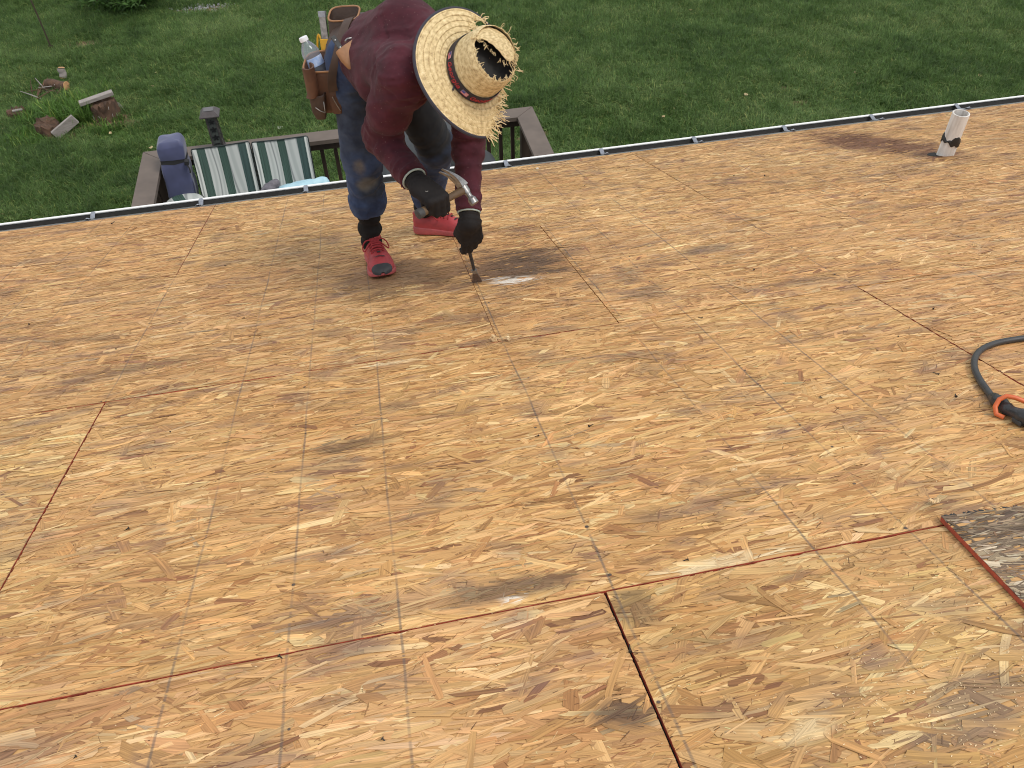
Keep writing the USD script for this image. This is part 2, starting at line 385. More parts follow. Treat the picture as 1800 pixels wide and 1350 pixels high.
    dk = np.where(r.random(n4)[:, None] < 0.80, np.array([[0.20, 0.095, 0.038]]), np.array([[0.68, 0.47, 0.23]])) * r.lognormal(0, 0.30, n4)[:, None]
    out.append(batch(n4, np.clip(r.lognormal(-4.6, 0.5, n4), 0.003, 0.03), r.uniform(0.0007, 0.0022, n4), r.normal(0.05, 0.45, n4), np.clip(dk, 0.02, 0.8), 0.0012, 0.0018, np.array([-0.5, 0.5])))
    V, F, C, U, o = [], [], [], [], 0
    for v, f, c, u in out:
        V.append(v); F.append(f + o); C.append(c); U.append(u); o += len(v)
    V = np.vstack(V)
    return V, np.vstack(F), weather(V, np.vstack(C), seed), np.vstack(U)

def core_mat(name, edge, edge2):
    mat(name, {'g': ('geometry', {}), 'd': ('vector_math', {'math_type': 'dot_product', 'vector2': (0, sa_, ca_)}), 's': ('math', {'math_type': 'greater_than', 'value2': 0.8}),
               'n': ('noise_texture', {'scale': 60.0, 'detail': 4.0}), 'r': ('rgb_ramp', {'ramp': [(0.35, edge2), (0.62, edge)]}), 'm': ('mix', {'color2': (0.50, 0.28, 0.105)}),
               'p': ('principled_bsdf', {'roughness': 0.75})},
        [('g.normal', 'd.vector1'), ('d.value', 's.value1'), ('g.position', 'n.vector'), ('n.fac', 'r.fac'), ('s.value', 'm.fac'), ('r.color', 'm.color1'), ('m.color', 'p.base_color')])
core_mat('osb_core_red_edge', (0.36, 0.058, 0.024), (0.20, 0.035, 0.016))
core_mat('osb_core_ochre_edge', (0.46, 0.20, 0.035), (0.24, 0.09, 0.022))

def roofmesh(V, F):
    return trimesh.Trimesh(RP(V[:, 0], V[:, 1], V[:, 2]), F, process=False)

# ------------------------------------------------------------------ ground
plain('soil', (0.20, 0.12, 0.07), (0.10, 0.06, 0.035), scale=14, rough=0.95, bump=0.6, bdist=0.02)
mat('lawn_ground', {'g': ('geometry', {}), 'n': ('noise_texture', {'scale': 1.1, 'detail': 8.0, 'roughness': 0.65}), 'r': ('rgb_ramp', {'ramp': [(0.35, (0.028, 0.058, 0.013)), (0.6, (0.05, 0.095, 0.02)), (0.78, (0.075, 0.10, 0.03))]}),
                    'n2': ('noise_texture', {'scale': 30.0, 'detail': 5.0}), 'b': ('bump', {'strength': 0.8, 'distance': 0.04}), 'p': ('principled_bsdf', {'roughness': 0.95, 'specular_ior_level': 0.1})},
    [('g.position', 'n.vector'), ('n.fac', 'r.fac'), ('r.color', 'p.base_color'), ('g.position', 'n2.vector'), ('n2.fac', 'b.height'), ('b.normal', 'p.normal')])
gx, gy = np.meshgrid(np.r_[-300, -120, -60, np.linspace(-30, 36, 67), 70, 130, 300], np.r_[-300, -120, -60, -30, -10, np.linspace(0, 40, 41), 70, 130, 300], indexing='ij')
gz = 0.10 * wob(np.stack([gx, gy, 0 * gx], -1), 0.25, 3) - 0.02
gz = np.where((gy < 6.6) & (gx > -6) & (gx < 9), -0.05, gz)
GP = np.stack([gx, gy, gz], -1)
def ground_z(x, y):
    return 0.10 * wob(np.stack([x, y, 0 * x], -1), 0.25, 3) - 0.02
a, b = GP.shape[:2]
i, j = np.meshgrid(np.arange(a - 1), np.arange(b - 1), indexing='ij'); q = (i * b + j).ravel()
solo('lawn', (GP.reshape(-1, 3), np.vstack([np.stack([q, q + b, q + b + 1], 1), np.stack([q, q + b + 1, q + 1], 1)])), 'lawn_ground', kind='structure', smooth=True)

def grass_mat(name, ramp, trans=0.35):
    mat(name, {'o': ('object_info', {}), 'at': ('attribute', {'attribute': 'scol'}), 'g': ('geometry', {}), 'n': ('noise_texture', {'scale': 0.5, 'detail': 5.0, 'roughness': 0.6}),
               'n2': ('noise_texture', {'scale': 2.6, 'detail': 4.0, 'roughness': 0.6}), 'ad': ('math', {'math_type': 'multiply_add', 'value2': 0.45}), 'sc': ('math', {'math_type': 'multiply', 'value2': 0.55}),
               'r': ('rgb_ramp', {'ramp': ramp}), 'm': ('mix', {'mix_type': 'multiply', 'fac': 1.0}), 'p': ('principled_bsdf', {'roughness': 0.55, 'specular_ior_level': 0.25}), 't': ('translucent_bsdf', {}), 'x': ('mix_closure', {'fac': trans})},
        [('g.position', 'n.vector'), ('g.position', 'n2.vector'), ('n.fac', 'sc.value1'), ('n2.fac', 'ad.value1'), ('sc.value', 'ad.value3'), ('ad.value', 'r.fac'), ('r.color', 'm.color1'), ('at.color', 'm.color2'), ('m.color', 'p.base_color'), ('m.color', 't.color'), ('p.BSDF', 'x.closure1'), ('t.BSDF', 'x.closure2')], surface='x.closure')
grass_mat('grass_blades', [(0.30, (0.064, 0.084, 0.026)), (0.38, (0.050, 0.094, 0.025)), (0.5, (0.086, 0.150, 0.040)), (0.64, (0.145, 0.212, 0.070))])
grass_mat('weed_blades', [(0.34, (0.055, 0.115, 0.025)), (0.5, (0.085, 0.165, 0.032)), (0.66, (0.12, 0.19, 0.05))])
grass_mat('shrub_leaves', [(0.34, (0.032, 0.075, 0.016)), (0.5, (0.055, 0.115, 0.022)), (0.66, (0.085, 0.15, 0.032))])

def blades(n, rad, h, w, seed, lean=0.5, tint=(0.75, 1.25)):
    r = np.random.default_rng(seed)
    a, d = r.uniform(0, 2 * np.pi, n), rad * np.sqrt(r.random(n))
    bx_, by_ = d * np.cos(a), d * np.sin(a)
    H = h * r.uniform(0.45, 1.15, n); th = r.uniform(0, 2 * np.pi, n); ln = H * np.abs(r.normal(0, lean, n))
    dx, dy = np.cos(th), np.sin(th); W = w * r.uniform(0.6, 1.2, n)
    wx, wy = -dy * W / 2, dx * W / 2
    z0 = np.full(n, -0.01)
    V = np.stack([np.stack([bx_ - wx, by_ - wy, z0], 1), np.stack([bx_ + wx, by_ + wy, z0], 1),
                  np.stack([bx_ - wx * .8 + dx * ln * .35, by_ - wy * .8 + dy * ln * .35, H * .62], 1), np.stack([bx_ + wx * .8 + dx * ln * .35, by_ + wy * .8 + dy * ln * .35, H * .62], 1),
                  np.stack([bx_ + dx * ln, by_ + dy * ln, H * np.clip(1 - 0.25 * ln / H, 0.4, 1)], 1)], 1)
    F = (np.arange(n) * 5)[:, None, None] + np.array([[0, 1, 3], [0, 3, 2], [2, 3, 4]])[None]
    dry = (r.random(n) < 0.07)[:, None]
    c = np.where(dry, np.array([[2.2, 1.5, 1.6]]), 1.0) * r.uniform(*tint, n)[:, None]
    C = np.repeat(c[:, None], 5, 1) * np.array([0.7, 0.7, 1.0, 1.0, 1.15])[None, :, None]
    return V.reshape(-1, 3), F.reshape(-1, 3), C.reshape(-1, 3)

def in_view(P, margin=0.12):
    q = (P - CAM) @ AX.T
    z = np.maximum(q[:, 2], 0.01); u, v = q[:, 0] / z * 1454.716 / 900, q[:, 1] / z * 1454.716 / 675
    return (q[:, 2] > 0) & (np.abs(u) < 1 + margin * 2) & (np.abs(v) < 1 + margin)

def instancer(path, protos, pos, which, yaw, scale, tilt=None):
    inst = UsdGeom.PointInstancer.Define(stage, path)
    rel = inst.CreatePrototypesRel()
    for q in protos: rel.AddTarget(q)
    inst.CreatePositionsAttr(Vt.Vec3fArray.FromNumpy(np.asarray(pos, np.float32)))
    inst.CreateProtoIndicesAttr(Vt.IntArray.FromNumpy(np.asarray(which, np.int32)))
    inst.CreateOrientationsAttr(Vt.QuathArray([Gf.Quath(float(math.cos(t / 2)), 0, 0, float(math.sin(t / 2))) for t in yaw]))
    inst.CreateScalesAttr(Vt.Vec3fArray.FromNumpy(np.repeat(np.asarray(scale, np.float32)[:, None], 3, 1)))
    return inst

SOIL = [(-0.40, 10.03, 0.24, 0.10), (6.77, 9.45, 0.13, 0.14), (6.85, 9.02, 0.16, 0.10), (-0.62, 13.9, 0.28, 0.10), (-3.3, 13.6, 0.4, 0.16), (4.3, 10.7, 0.14, 0.07), (-2.62, 10.85, 0.42, 0.22), (-3.2, 10.5, 0.30, 0.16), (-1.5, 14.6, 0.6, 0.10), (3.1, 9.0, 0.25, 0.08), (7.9, 9.35, 0.12, 0.07)]
def make_lawn():
    r = np.random.default_rng(11)
    xs, ys = r.uniform(-9, 17, 330000), r.uniform(3.9, 20, 330000)
    z = ground_z(xs, ys); P = np.stack([xs, ys, z], 1)
    keep = in_view(P, 0.25)
    for (sx, sy, rx, ry) in SOIL:
        d = np.hypot((xs - sx) / rx, (ys - sy) / ry) + 0.9 * wob(P, 6.0, 5)
        keep &= (d > 1) | (r.random(len(xs)) < 0.10)
    keep &= ~((xs > -1.3) & (xs < 2.7) & (ys < 6.6))
    P = P[keep]
    # tufts get shorter and thinner where the turf is poor, longer in patches
    den = meshkit.fbm(P * 0.9 + 20, 4, 9)
    k2 = r.random(len(P)) < np.clip(0.45 + 1.6 * (den - 0.35), 0.25, 1); P, den = P[k2], den[k2]
    path = '/World/lawn_grass'
    UsdGeom.PointInstancer.Define(stage, path)
    protos = []
    for k in range(6):
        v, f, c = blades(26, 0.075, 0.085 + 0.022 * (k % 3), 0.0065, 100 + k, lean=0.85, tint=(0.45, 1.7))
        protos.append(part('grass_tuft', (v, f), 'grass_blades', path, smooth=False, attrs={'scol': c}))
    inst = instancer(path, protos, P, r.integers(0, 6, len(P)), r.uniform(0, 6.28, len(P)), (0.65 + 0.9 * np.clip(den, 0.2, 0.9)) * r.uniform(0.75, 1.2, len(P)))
    meta(inst.GetPrim(), 'short mown green grass of the back lawn', 'grass', kind='stuff')
    print('tufts', len(P))
make_lawn()
for (sx, sy, rx, ry) in SOIL:
    n = 22; t = np.arange(n) * 2 * np.pi / n
    rr = 1 + 0.25 * np.sin(3 * t + sx) + 0.18 * np.sin(5 * t + sy)
    ring = np.stack([sx + rx * 1.05 * rr * np.cos(t), sy + ry * 1.05 * rr * np.sin(t)], 1)
    v = np.vstack([[sx, sy], ring * 0.5 + np.array([sx, sy]) * 0.5, ring]); z = ground_z(v[:, 0], v[:, 1]) + 0.012 + 0.01 * np.r_[1, np.full(n, 0.6), np.full(n, -0.8)]
    f = [[0, 1 + k, 1 + (k + 1) % n] for k in range(n)] + [[1 + k, 1 + n + k, 1 + n + (k + 1) % n] for k in range(n)] + [[1 + k, 1 + n + (k + 1) % n, 1 + (k + 1) % n] for k in range(n)]
    solo('bare_soil', (np.column_stack([v, z]), f), 'soil', kind='structure', smooth=True)

# ------------------------------------------------------------------ the house
plain('dark_metal', (0.095, 0.088, 0.088), (0.068, 0.062, 0.062), scale=20, rough=0.26, spec=0.6)
plain('gutter_inside', (0.018, 0.016, 0.014), (0.008, 0.008, 0.007), scale=40, rough=0.8, bump=0.3)
plain('white_aluminium', (0.80, 0.80, 0.79), (0.70, 0.70, 0.68), scale=9, rough=0.35)
plain('galvanised', (0.36, 0.38, 0.42), (0.22, 0.23, 0.26), scale=60, rough=0.42, metallic=0.75)
plain('siding', (0.62, 0.60, 0.55), (0.55, 0.53, 0.48), scale=3, rough=0.6)
plain('rough_lumber', (0.34, 0.22, 0.12), (0.22, 0.13, 0.07), scale=8, rough=0.8, stretch=(1, 1, 6), bump=0.2)
plain('nail_head_dull', (0.13, 0.085, 0.055), (0.05, 0.036, 0.028), scale=90, rough=0.7)
HOUSE = thing('house', 'roof of bare tan strand board with red seams and a white lipped gutter', 'house', (1.0, 0.0, 0.0))
G = 0.0016
ROWS = [  # y0, y1, joints, gap, edge
    (-2.44, -1.22, [-4.88, -2.44, 0, 2.44, 4.88, 7.32], 0.003, 'red'),
    (-1.22, 0.0, [-3.68, -1.24, 1.20, 3.64, 6.08, 8.52], 0.0055, 'red'),
    (0.0, 1.22, [-4.88, -2.44, 0.0, 2.44, 4.88, 7.32], 0.0042, 'red'),
    (1.22, 2.44, [-5.72, -3.28, -0.84, 1.205, 1.605, 4.045, 6.485, 8.925], 0.0030, 'ochre'),
    (2.44, YE, [-4.88, -2.44, 0.0, 2.44, 4.88, 7.32], 0.0032, 'ochre')]
seed = 0; ntri = 0
for ri, (y0, y1, jx, gap, edge) in enumerate(ROWS):
    for x0, x1 in zip(jx[:-1], jx[1:]):
        seed += 1
        gx_ = gap / 2 if x0 != 1.20 else 0.0035
        a0, a1 = x0 + (gap / 2 if x0 != 1.205 else 0.0006), x1 - (gap / 2 if x1 != 1.205 else 0.0008)
        b0 = y0 + (0.0013, 0.0013, 0.0024, 0.0026, 0.0012)[ri]; b1 = y1 - (0.0013, 0.0024, 0.0022, 0.0012, 0.0)[ri]
        if ri == 4: b1 = YE
        P = thing_panel = part('osb_panel', trimesh.Trimesh(RP(*np.array(bx(((a0 + a1) / 2, (b0 + b1) / 2, -0.0058), (a1 - a0, b1 - b0, 0.0112), ch=0.0008).vertices).T), bx((0, 0, 0), (1, 1, 1), ch=0.1).faces, process=False),
                 'osb_core_ochre_edge' if edge == 'ochre' and x1 != 1.605 and x0 > -0.5 else 'osb_core_red_edge', HOUSE, smooth=False)
        c = np.array([RP(x, y) for x in np.linspace(a0, a1, 9) for y in np.linspace(b0, b1, 5)])
        vis = in_view(c, 0.1).any()
        area = (a1 - a0) * (b1 - b0)
        n = int(area * (3100 if vis else 700))
        V, F, C, U = strands(a0, a1, b0, b1, n, seed, flecks=0.75 if vis else 0.1)
        rs = np.random.default_rng(seed + 4000); C = C * rs.lognormal(0, 0.035) * rs.normal(1, 0.012, 3)      # sheets differ a little
        if vis:
            spots = [(x, y) for x in np.arange(math.ceil(a0 / .6096) * .6096, a1, .6096) for y in np.arange(b0 + .02, b1, .152) if rs.random() < .62]
            hd = []
            for x, y in spots:
                x, y = x + rs.normal(0, .012), min(max(y + rs.normal(0, .02), b0 + .006), b1 - .006); t7 = np.arange(7) * 2 * np.pi / 7; rh = rs.uniform(.0026, .0042)
                hd.append(np.vstack([[x, y, .0021], np.stack([x + rh * np.cos(t7), y + rh * np.sin(t7), np.full(7, .0019)], 1)]))
            if hd: part('nail_heads', roofmesh(np.vstack(hd), np.vstack([np.array([[0, 1 + k, 1 + (k + 1) % 7] for k in range(7)]) + 8 * i_ for i_ in range(len(hd))])), 'nail_head_dull', P, smooth=False, kind='stuff')
        part('wood_strands', roofmesh(V, F), 'osb_strands', P, smooth=False, kind='stuff', attrs={'scol': C, 'suv': U}); ntri += len(F)
print('strand triangles', ntri)
XW0, XW1 = -4.88, 7.32
# the back slope beyond the ridge, rafters and walls
R2 = lambda X, Y, n=0: np.array([X, -2.44 * ca_ - (Y + 2.44) * ca_ , ZR + 2.44 * sa_ - (Y + 2.44) * sa_])
for k in range(11):
    X = XW0 + 0.05 + k * 1.2192
    part('rafter', trimesh.Trimesh(RP(*np.array(bx((X, 0.53, -0.085), (0.038, 5.9, 0.14)).vertices).T), bx((0, 0, 0), (1, 1, 1), ch=0.1).faces, process=False), 'rough_lumber', HOUSE)
part('underlay', trimesh.Trimesh(RP(*np.array(bx(((XW0 + XW1) / 2, 0.62, -0.0135), (XW1 - XW0 - 0.02, 6.1, 0.003), ch=0).vertices).T), bx((0, 0, 0), (1, 1, 1), ch=0).faces, process=False), 'gutter_inside', HOUSE, smooth=False)
ridge_y, ridge_z = -2.44 * ca_, ZR + 2.44 * sa_
ya, za = YE * ca_, ZR - YE * sa_
back = np.array([[XW0, ridge_y, ridge_z], [XW1, ridge_y, ridge_z], [XW1, ridge_y - 5.8, ridge_z - 2.0], [XW0, ridge_y - 5.8, ridge_z - 2.0]])
part('roof', trimesh.Trimesh(np.vstack([back, back - [0, 0, 0.012]]), [[0, 2, 1], [0, 3, 2], [4, 5, 6], [4, 6, 7], [0, 1, 5], [0, 5, 4], [2, 3, 7], [2, 7, 6], [1, 2, 6], [1, 6, 5], [3, 0, 4], [3, 4, 7]], process=False), 'osb_core_red_edge', HOUSE, smooth=False)
part('wall', bx(((XW0 + XW1) / 2, ya - 0.45, 1.30), (XW1 - XW0 - 0.3, 0.14, 2.6)), 'siding', HOUSE)
part('wall', bx(((XW0 + XW1) / 2, ridge_y - 5.3, 1.30), (XW1 - XW0 - 0.3, 0.14, 2.6)), 'siding', HOUSE)
for X in (XW0 + 0.15, XW1 - 0.15):
    pr = np.array([[ya - 0.52, 0], [ridge_y - 5.23, 0], [ridge_y - 5.23, 2.55], [ridge_y, ridge_z - 0.25], [ya - 0.52, 2.75]])
    f = [[0, 1, 2], [0, 2, 3], [0, 3, 4]]
    v = np.vstack([np.column_stack([np.full(5, X - 0.07), pr]), np.column_stack([np.full(5, X + 0.07), pr])])
    ff = f + [[q[0] + 5, q[2] + 5, q[1] + 5] for q in f] + [[k, (k + 1) % 5 + 5, (k + 1) % 5] for k in range(5)] + [[k, k + 5, (k + 1) % 5 + 5] for k in range(5)]
    part('wall', (v, ff), 'siding', HOUSE, smooth=False)
part('fascia', bx(((XW0 + XW1) / 2, ya - 0.004, za - 0.115), (XW1 - XW0, 0.022, 0.15)), 'white_aluminium', HOUSE)
part('soffit', bx(((XW0 + XW1) / 2, ya - 0.20, za - 0.195), (XW1 - XW0, 0.40, 0.012)), 'white_aluminium', HOUSE)

def profile_run(prof, x0, x1, thick=0.0012):
    """open profile (y,z) polyline as a bent sheet running along x"""
    P = np.array([[[x, y, z] for y, z in prof] for x in (x0, x1)])
    return sheet(P, thick)
# drip edge: flange turned down over the roof edge into the gutter, with a rolled nose
t = np.linspace(0, 1, 8)
nose = [(ya + 0.001, za + 0.0012), (ya + 0.012, za - 0.0015), (ya + 0.024, za - 0.006), (ya + 0.034, za - 0.0115), (ya + 0.041, za - 0.019), (ya + 0.043, za - 0.028), (ya + 0.038, za - 0.040), (ya + 0.028, za - 0.050), (ya + 0.020, za - 0.075)]
part('drip_edge', profile_run(nose, XW0, XW1), 'dark_metal', HOUSE, smooth=60)
# gutter trough: back, bottom, ogee front, white lip
GZ = za - 0.044
inner = [(ya + 0.011, GZ + 0.012), (ya + 0.011, GZ - 0.085), (ya + 0.095, GZ - 0.088), (ya + 0.112, GZ - 0.050), (ya + 0.136, GZ - 0.030), (ya + 0.148, GZ - 0.006)]
GUT = part('gutter', profile_run(inner, XW0, XW1, 0.0008), 'gutter_inside', HOUSE, smooth=50)
lip = [(ya + 0.1465, GZ - 0.002), (ya + 0.147, GZ + 0.003), (ya + 0.1585, GZ + 0.0045), (ya + 0.160, GZ + 0.001), (ya + 0.157, GZ - 0.022), (ya + 0.140, GZ - 0.042), (ya + 0.116, GZ - 0.062), (ya + 0.100, GZ - 0.094)]
part('lip', profile_run(lip, XW0, XW1, 0.0012), 'white_aluminium', GUT, smooth=50)
for k in range(-6, 11):
    X = 0.5 + 0.6 * k
    st = [(ya + 0.016, za - 0.000), (ya + 0.030, za - 0.004), (ya + 0.050, za - 0.022), (ya + 0.100, GZ - 0.004), (ya + 0.1475, GZ + 0.006)]
    P = np.array([[[X + s, y, z + (0.004 if abs(s) < 0.01 else 0)] for y, z in st] for s in (-0.012, -0.006, 0.0, 0.006, 0.012)])
    part('hanger', sheet(P[::-1], 0.0015), 'galvanised', GUT, smooth=40)
    part('screw', lathe([(0.0045, 0), (0.0045, 0.003), (0.002, 0.005)], 8, (X, ya + 0.024, za + 0.001)), 'galvanised', GUT)
# ------------------------------------------------------------------ things standing or lying on the roof
plain('pvc', (0.64, 0.61, 0.57), (0.40, 0.36, 0.32), scale=26, rough=0.5, stretch=(1, 1, 0.14), lo=0.30, hi=0.52)
plain('tar', (0.016, 0.015, 0.014), (0.007, 0.007, 0.007), scale=80, rough=0.5, bump=0.5)
pb = RP(3.822, 2.716)
VP = thing('vent_pipe', 'short white plastic vent pipe with a black tar ring near the gutter', 'pipe', pb)
zt = pb[2] + 0.232
part('pipe', lathe([(0.041, pb[2] - 0.20), (0.041, zt - 0.001), (0.040, zt), (0.0355, zt), (0.0345, zt - 0.002), (0.0345, pb[2] - 0.20)], 40, (pb[0], pb[1], 0), cap=False), 'pvc', VP, smooth=50)
a = np.linspace(0, 2 * np.pi, 40, endpoint=False); rr = np.random.default_rng(3)
lo_ = pb[2] + 0.073 + 0.010 * np.sin(2 * a + 1) + 0.006 * np.sin(7 * a); hi_ = pb[2] + 0.104 + 0.012 * np.sin(3 * a) + 0.008 * np.abs(np.sin(6 * a + 0.5))
S = [np.stack([pb[0] + r * np.cos(a), pb[1] + r * np.sin(a), z], 1) for r, z in ((0.0405, lo_), (0.0455 + 0.002 * np.sin(5 * a), lo_ + 0.004), (0.0465 + 0.002 * np.sin(4 * a), (lo_ + hi_) / 2), (0.0435, hi_ - 0.003), (0.0405, hi_))]
part('tar_ring', loft(S, cap=False), 'tar', VP, smooth=60)
t = np.linspace(0, 2 * np.pi, 28, endpoint=False)
hole = np.stack([3.80 + (0.058 + 0.004 * np.sin(5 * t)) * np.cos(t), 2.735 + (0.050 + 0.004 * np.sin(4 * t)) * np.sin(t)], 1)
part('roof_hole', trimesh.Trimesh(np.vstack([RP(3.80, 2.735, 0.0022)[None], RP(hole[:, 0], hole[:, 1], 0.0022)]), [[0, 1 + k, 1 + (k + 1) % 28] for k in range(28)], process=False), 'gutter_inside', VP, smooth=False)

# loose dark sheet lying on the deck
osb_material('osb_weathered', weathered=True)
OFF = thing('loose_board', 'dark weathered strand board with red edge lying on the roof deck', 'board', RP(1.9, 0.012, 0.002))
th = -0.085
def LB(x, y, n):
    X = 1.900 + x * math.cos(th) - y * math.sin(th); Y = 0.012 + x * math.sin(th) + y * math.cos(th)
    return RP(X, Y, n)
WPAL = np.array([[0.155, 0.105, 0.068], [0.225, 0.160, 0.105], [0.37, 0.275, 0.175], [0.55, 0.45, 0.32], [0.095, 0.066, 0.046], [0.24, 0.145, 0.078]])
core = bx((0.60, -0.45, 0.0080), (1.2, 0.90, 0.0115), ch=0.0012)
part('board_core', trimesh.Trimesh(LB(*np.array(core.vertices).T), core.faces, process=False), 'osb_core_red_edge', OFF, smooth=False)
_w = weather
weather = lambda V, C, seed: C * (1 - 0.55 * np.clip((meshkit.fbm(np.stack([V[:, 0] * 7 + 5, V[:, 1] * 7 + 5, 0 * V[:, 0]], 1), 4, 5) - 0.45) / 0.2, 0, 1))[:, None]
V, F, C, U = strands(0.0006, 1.1994, -0.8994, -0.0006, 11000, 501, pal=WPAL, pw=np.array([.24, .26, .20, .12, .08, .10]), z0=0.0138, flecks=0.2, sc=0.48, soft=0.1)
weather = _w
part('wood_strands', trimesh.Trimesh(LB(V[:, 0], V[:, 1], V[:, 2]), F, process=False), 'osb_weathered', OFF, smooth=False, kind='stuff', attrs={'scol': C, 'suv': U})
r_ = np.random.default_rng(5)
fr = []
for k in range(170):
    x = r_.uniform(0, 1.2); l = r_.uniform(0.004, 0.015)
    fr.append(np.array([[x, -0.001, 0.0143], [x + r_.uniform(0.003, 0.012), -0.001, 0.0143], [x + r_.uniform(-0.004, 0.012), l * 0.5, 0.0148]]))
fv = np.vstack(fr)
part('frayed_edge', trimesh.Trimesh(LB(*fv.T), np.arange(len(fv)).reshape(-1, 3), process=False), 'tar', OFF, smooth=False, kind='stuff')

# black hose, its taped coupling and the orange cord
plain('black_rubber', (0.035, 0.034, 0.033), (0.022, 0.021, 0.021), scale=30, rough=0.5, bump=0.15)
plain('black_tape', (0.020, 0.020, 0.021), (0.013, 0.013, 0.014), scale=40, rough=0.35, bump=0.5, bscale=120)
plain('orange_rubber', (0.62, 0.135, 0.035), (0.50, 0.10, 0.028), scale=20, rough=0.45)
HO = thing('air_hose', 'black hose curled at the right edge of the roof with a taped coupling', 'hose', RP(2.35, 0.5, 0.0))
hp = np.array([[4.6, 0.30], [3.9, 0.46], [3.2, 0.60], [2.80, 0.663], [2.617, 0.672], [2.545, 0.672], [2.470, 0.648], [2.403, 0.588], [2.352, 0.500], [2.324, 0.425], [2.312, 0.392]])
hs = spline(np.column_stack([hp, np.full(len(hp), 0.0105)]), 120)
part('hose', tube(RP(*hs.T), 0.0086, 12), 'black_rubber', HO, smooth=60)
cp = np.array([[2.318, 0.405, 0.0125], [2.309, 0.380, 0.016], [2.303, 0.352, 0.018], [2.300, 0.33, 0.018], [2.301, 0.305, 0.021], [2.309, 0.272, 0.022], [2.325, 0.235, 0.021], [2.345, 0.20, 0.017]])
cs = spline(cp, 40); tt = np.linspace(0, 1, 40)
cr = np.interp(tt, [0, .06, .2, .36, .44, .52, .62, .8, .93, 1], [.0105, .0145, .0168, .0150, .0128, .0172, .0202, .0200, .0160, .011]) * (1 + 0.045 * np.sin(tt * 60))
part('taped_coupling', tube(RP(*cs.T), cr, 14), 'black_tape', HO, smooth=60)
part('coupling_lever', bx(RP(2.292, 0.287, 0.010), (0.012, 0.03, 0.012), RROOF), 'black_rubber', HO)
OC = thing('extension_cord', 'orange cord looping over the taped hose coupling', 'cord', RP(2.33, 0.33, 0.0))
op = np.array([[2.282, 0.318, 0.006], [2.272, 0.334, 0.010], [2.279, 0.348, 0.026], [2.300, 0.350, 0.044], [2.326, 0.336, 0.040], [2.365, 0.312, 0.022], [2.43, 0.29, 0.008], [2.6, 0.29, 0.007], [3.2, 0.40, 0.007], [4.2, 0.16, 0.007]])
os_ = spline(op, 110)
part('cord', tube(RP(*os_.T), 0.0058, 10), 'orange_rubber', OC, smooth=60)

# loose roofing nails: one built, the others refer to it
plain('nail_steel', (0.05, 0.045, 0.042), (0.025, 0.022, 0.02), scale=200, rough=0.45, metallic=0.6)
NAILS = [(-0.525, 3.539), (-0.087, 3.248), (0.199, 2.473), (-0.066, 1.646), (-0.478, 2.047), (1.334, 0.603), (1.204, 0.602), (0.769, -0.232), (1.977, 3.031), (2.205, 1.51), (2.848, 2.766), (4.821, 3.601), (3.417, 2.587), (2.248, 0.446), (0.227, 0.5), (1.939, 0.556), (2.286, 0.568), (2.719, 2.843), (3.063, 2.205), (0.355, 1.774), (2.33, 0.821), (1.198, -0.163), (0.285, -0.14), (2.273, 3.261), (1.865, 1.159), (0.237, 0.952), (2.539, 0.958), (1.382, 0.042), (0.594, -0.004)]
first = None
for k, (X, Y) in enumerate(NAILS):
    o = RP(X, Y, 0.0018)
    if first is None:
        first = thing('roofing_nail', 'small dark roofing nail lying loose on the tan roof boards', 'nail', o, 'loose roofing nails on the roof')
        part('head', lathe([(0.0048, -0.0006), (0.0050, 0.0), (0.0048, 0.0007)], 10, o + [0, 0, 0.0046], frame((0.35, 0.9, 0.1))), 'nail_steel', first)
        d = np.array([0.35, 0.9, -0.12]); d /= np.linalg.norm(d)
        part('shank', tube([o + [0, 0, 0.0046], o + [0, 0, 0.0046] + d * 0.024, o + [0, 0, 0.0046] + d * 0.031], [0.0017, 0.0017, 0.0003], 6), 'nail_steel', first)
    else:
        path = numbered('/World', 'roofing_nail'); x = UsdGeom.Xform.Define(stage, path)
        x.AddTranslateOp().Set(Gf.Vec3d(*map(float, o))); x.AddRotateZOp().Set(float((k * 137.5) % 360)); x.AddRotateXOp().Set(-18.8)
        s_ = float(np.random.default_rng(k).uniform(0.45, 0.78)); x.AddScaleOp().Set(Gf.Vec3f(s_, s_, s_))
        x.GetPrim().GetReferences().AddInternalReference(first); x.GetPrim().SetInstanceable(True)
        meta(x.GetPrim(), 'small dark roofing nail lying loose on the tan roof boards', 'nail', 'loose roofing nails on the roof')

# shavings, torn scraps, sawdust
plain('fresh_wood', (0.74, 0.58, 0.35), (0.60, 0.42, 0.22), scale=60, rough=0.7)
plain('paper', (0.78, 0.76, 0.72), (0.66, 0.63, 0.58), scale=40, rough=0.8)
def curl(c, r, turns, w, seed):
    q = np.random.default_rng(seed); t = np.linspace(0, turns * 6.28, 26)
    rad = r * (0.55 + 0.45 * t / t[-1])
    A, B = frame(np.array([q.normal(), q.normal(), 1.2])).T[:2]
    ax = np.cross(A, B)
    P = np.array([[c + rad[i] * (np.cos(t[i]) * A + np.sin(t[i]) * B) + ax * (w * s + 0.0012 * t[i]) for s in (-0.5, 0.5)] for i in range(len(t))])
    return sheet(P, 0.0006)
o = RP(1.205, 1.222, 0.016)
for k in range(7): solo('wood_shaving', curl(RP(1.205 + 0.028 * math.cos(k * 2.1), 1.222 + 0.010 * math.sin(k * 1.7), 0.010), 0.006 + 0.0015 * (k % 3), 1.2 + 0.3 * (k % 2), 0.004, k), 'fresh_wood', 'pale wood curl in the little heap on the second seam below the worker', 'shaving', 'wood curls on the second seam', smooth=60)
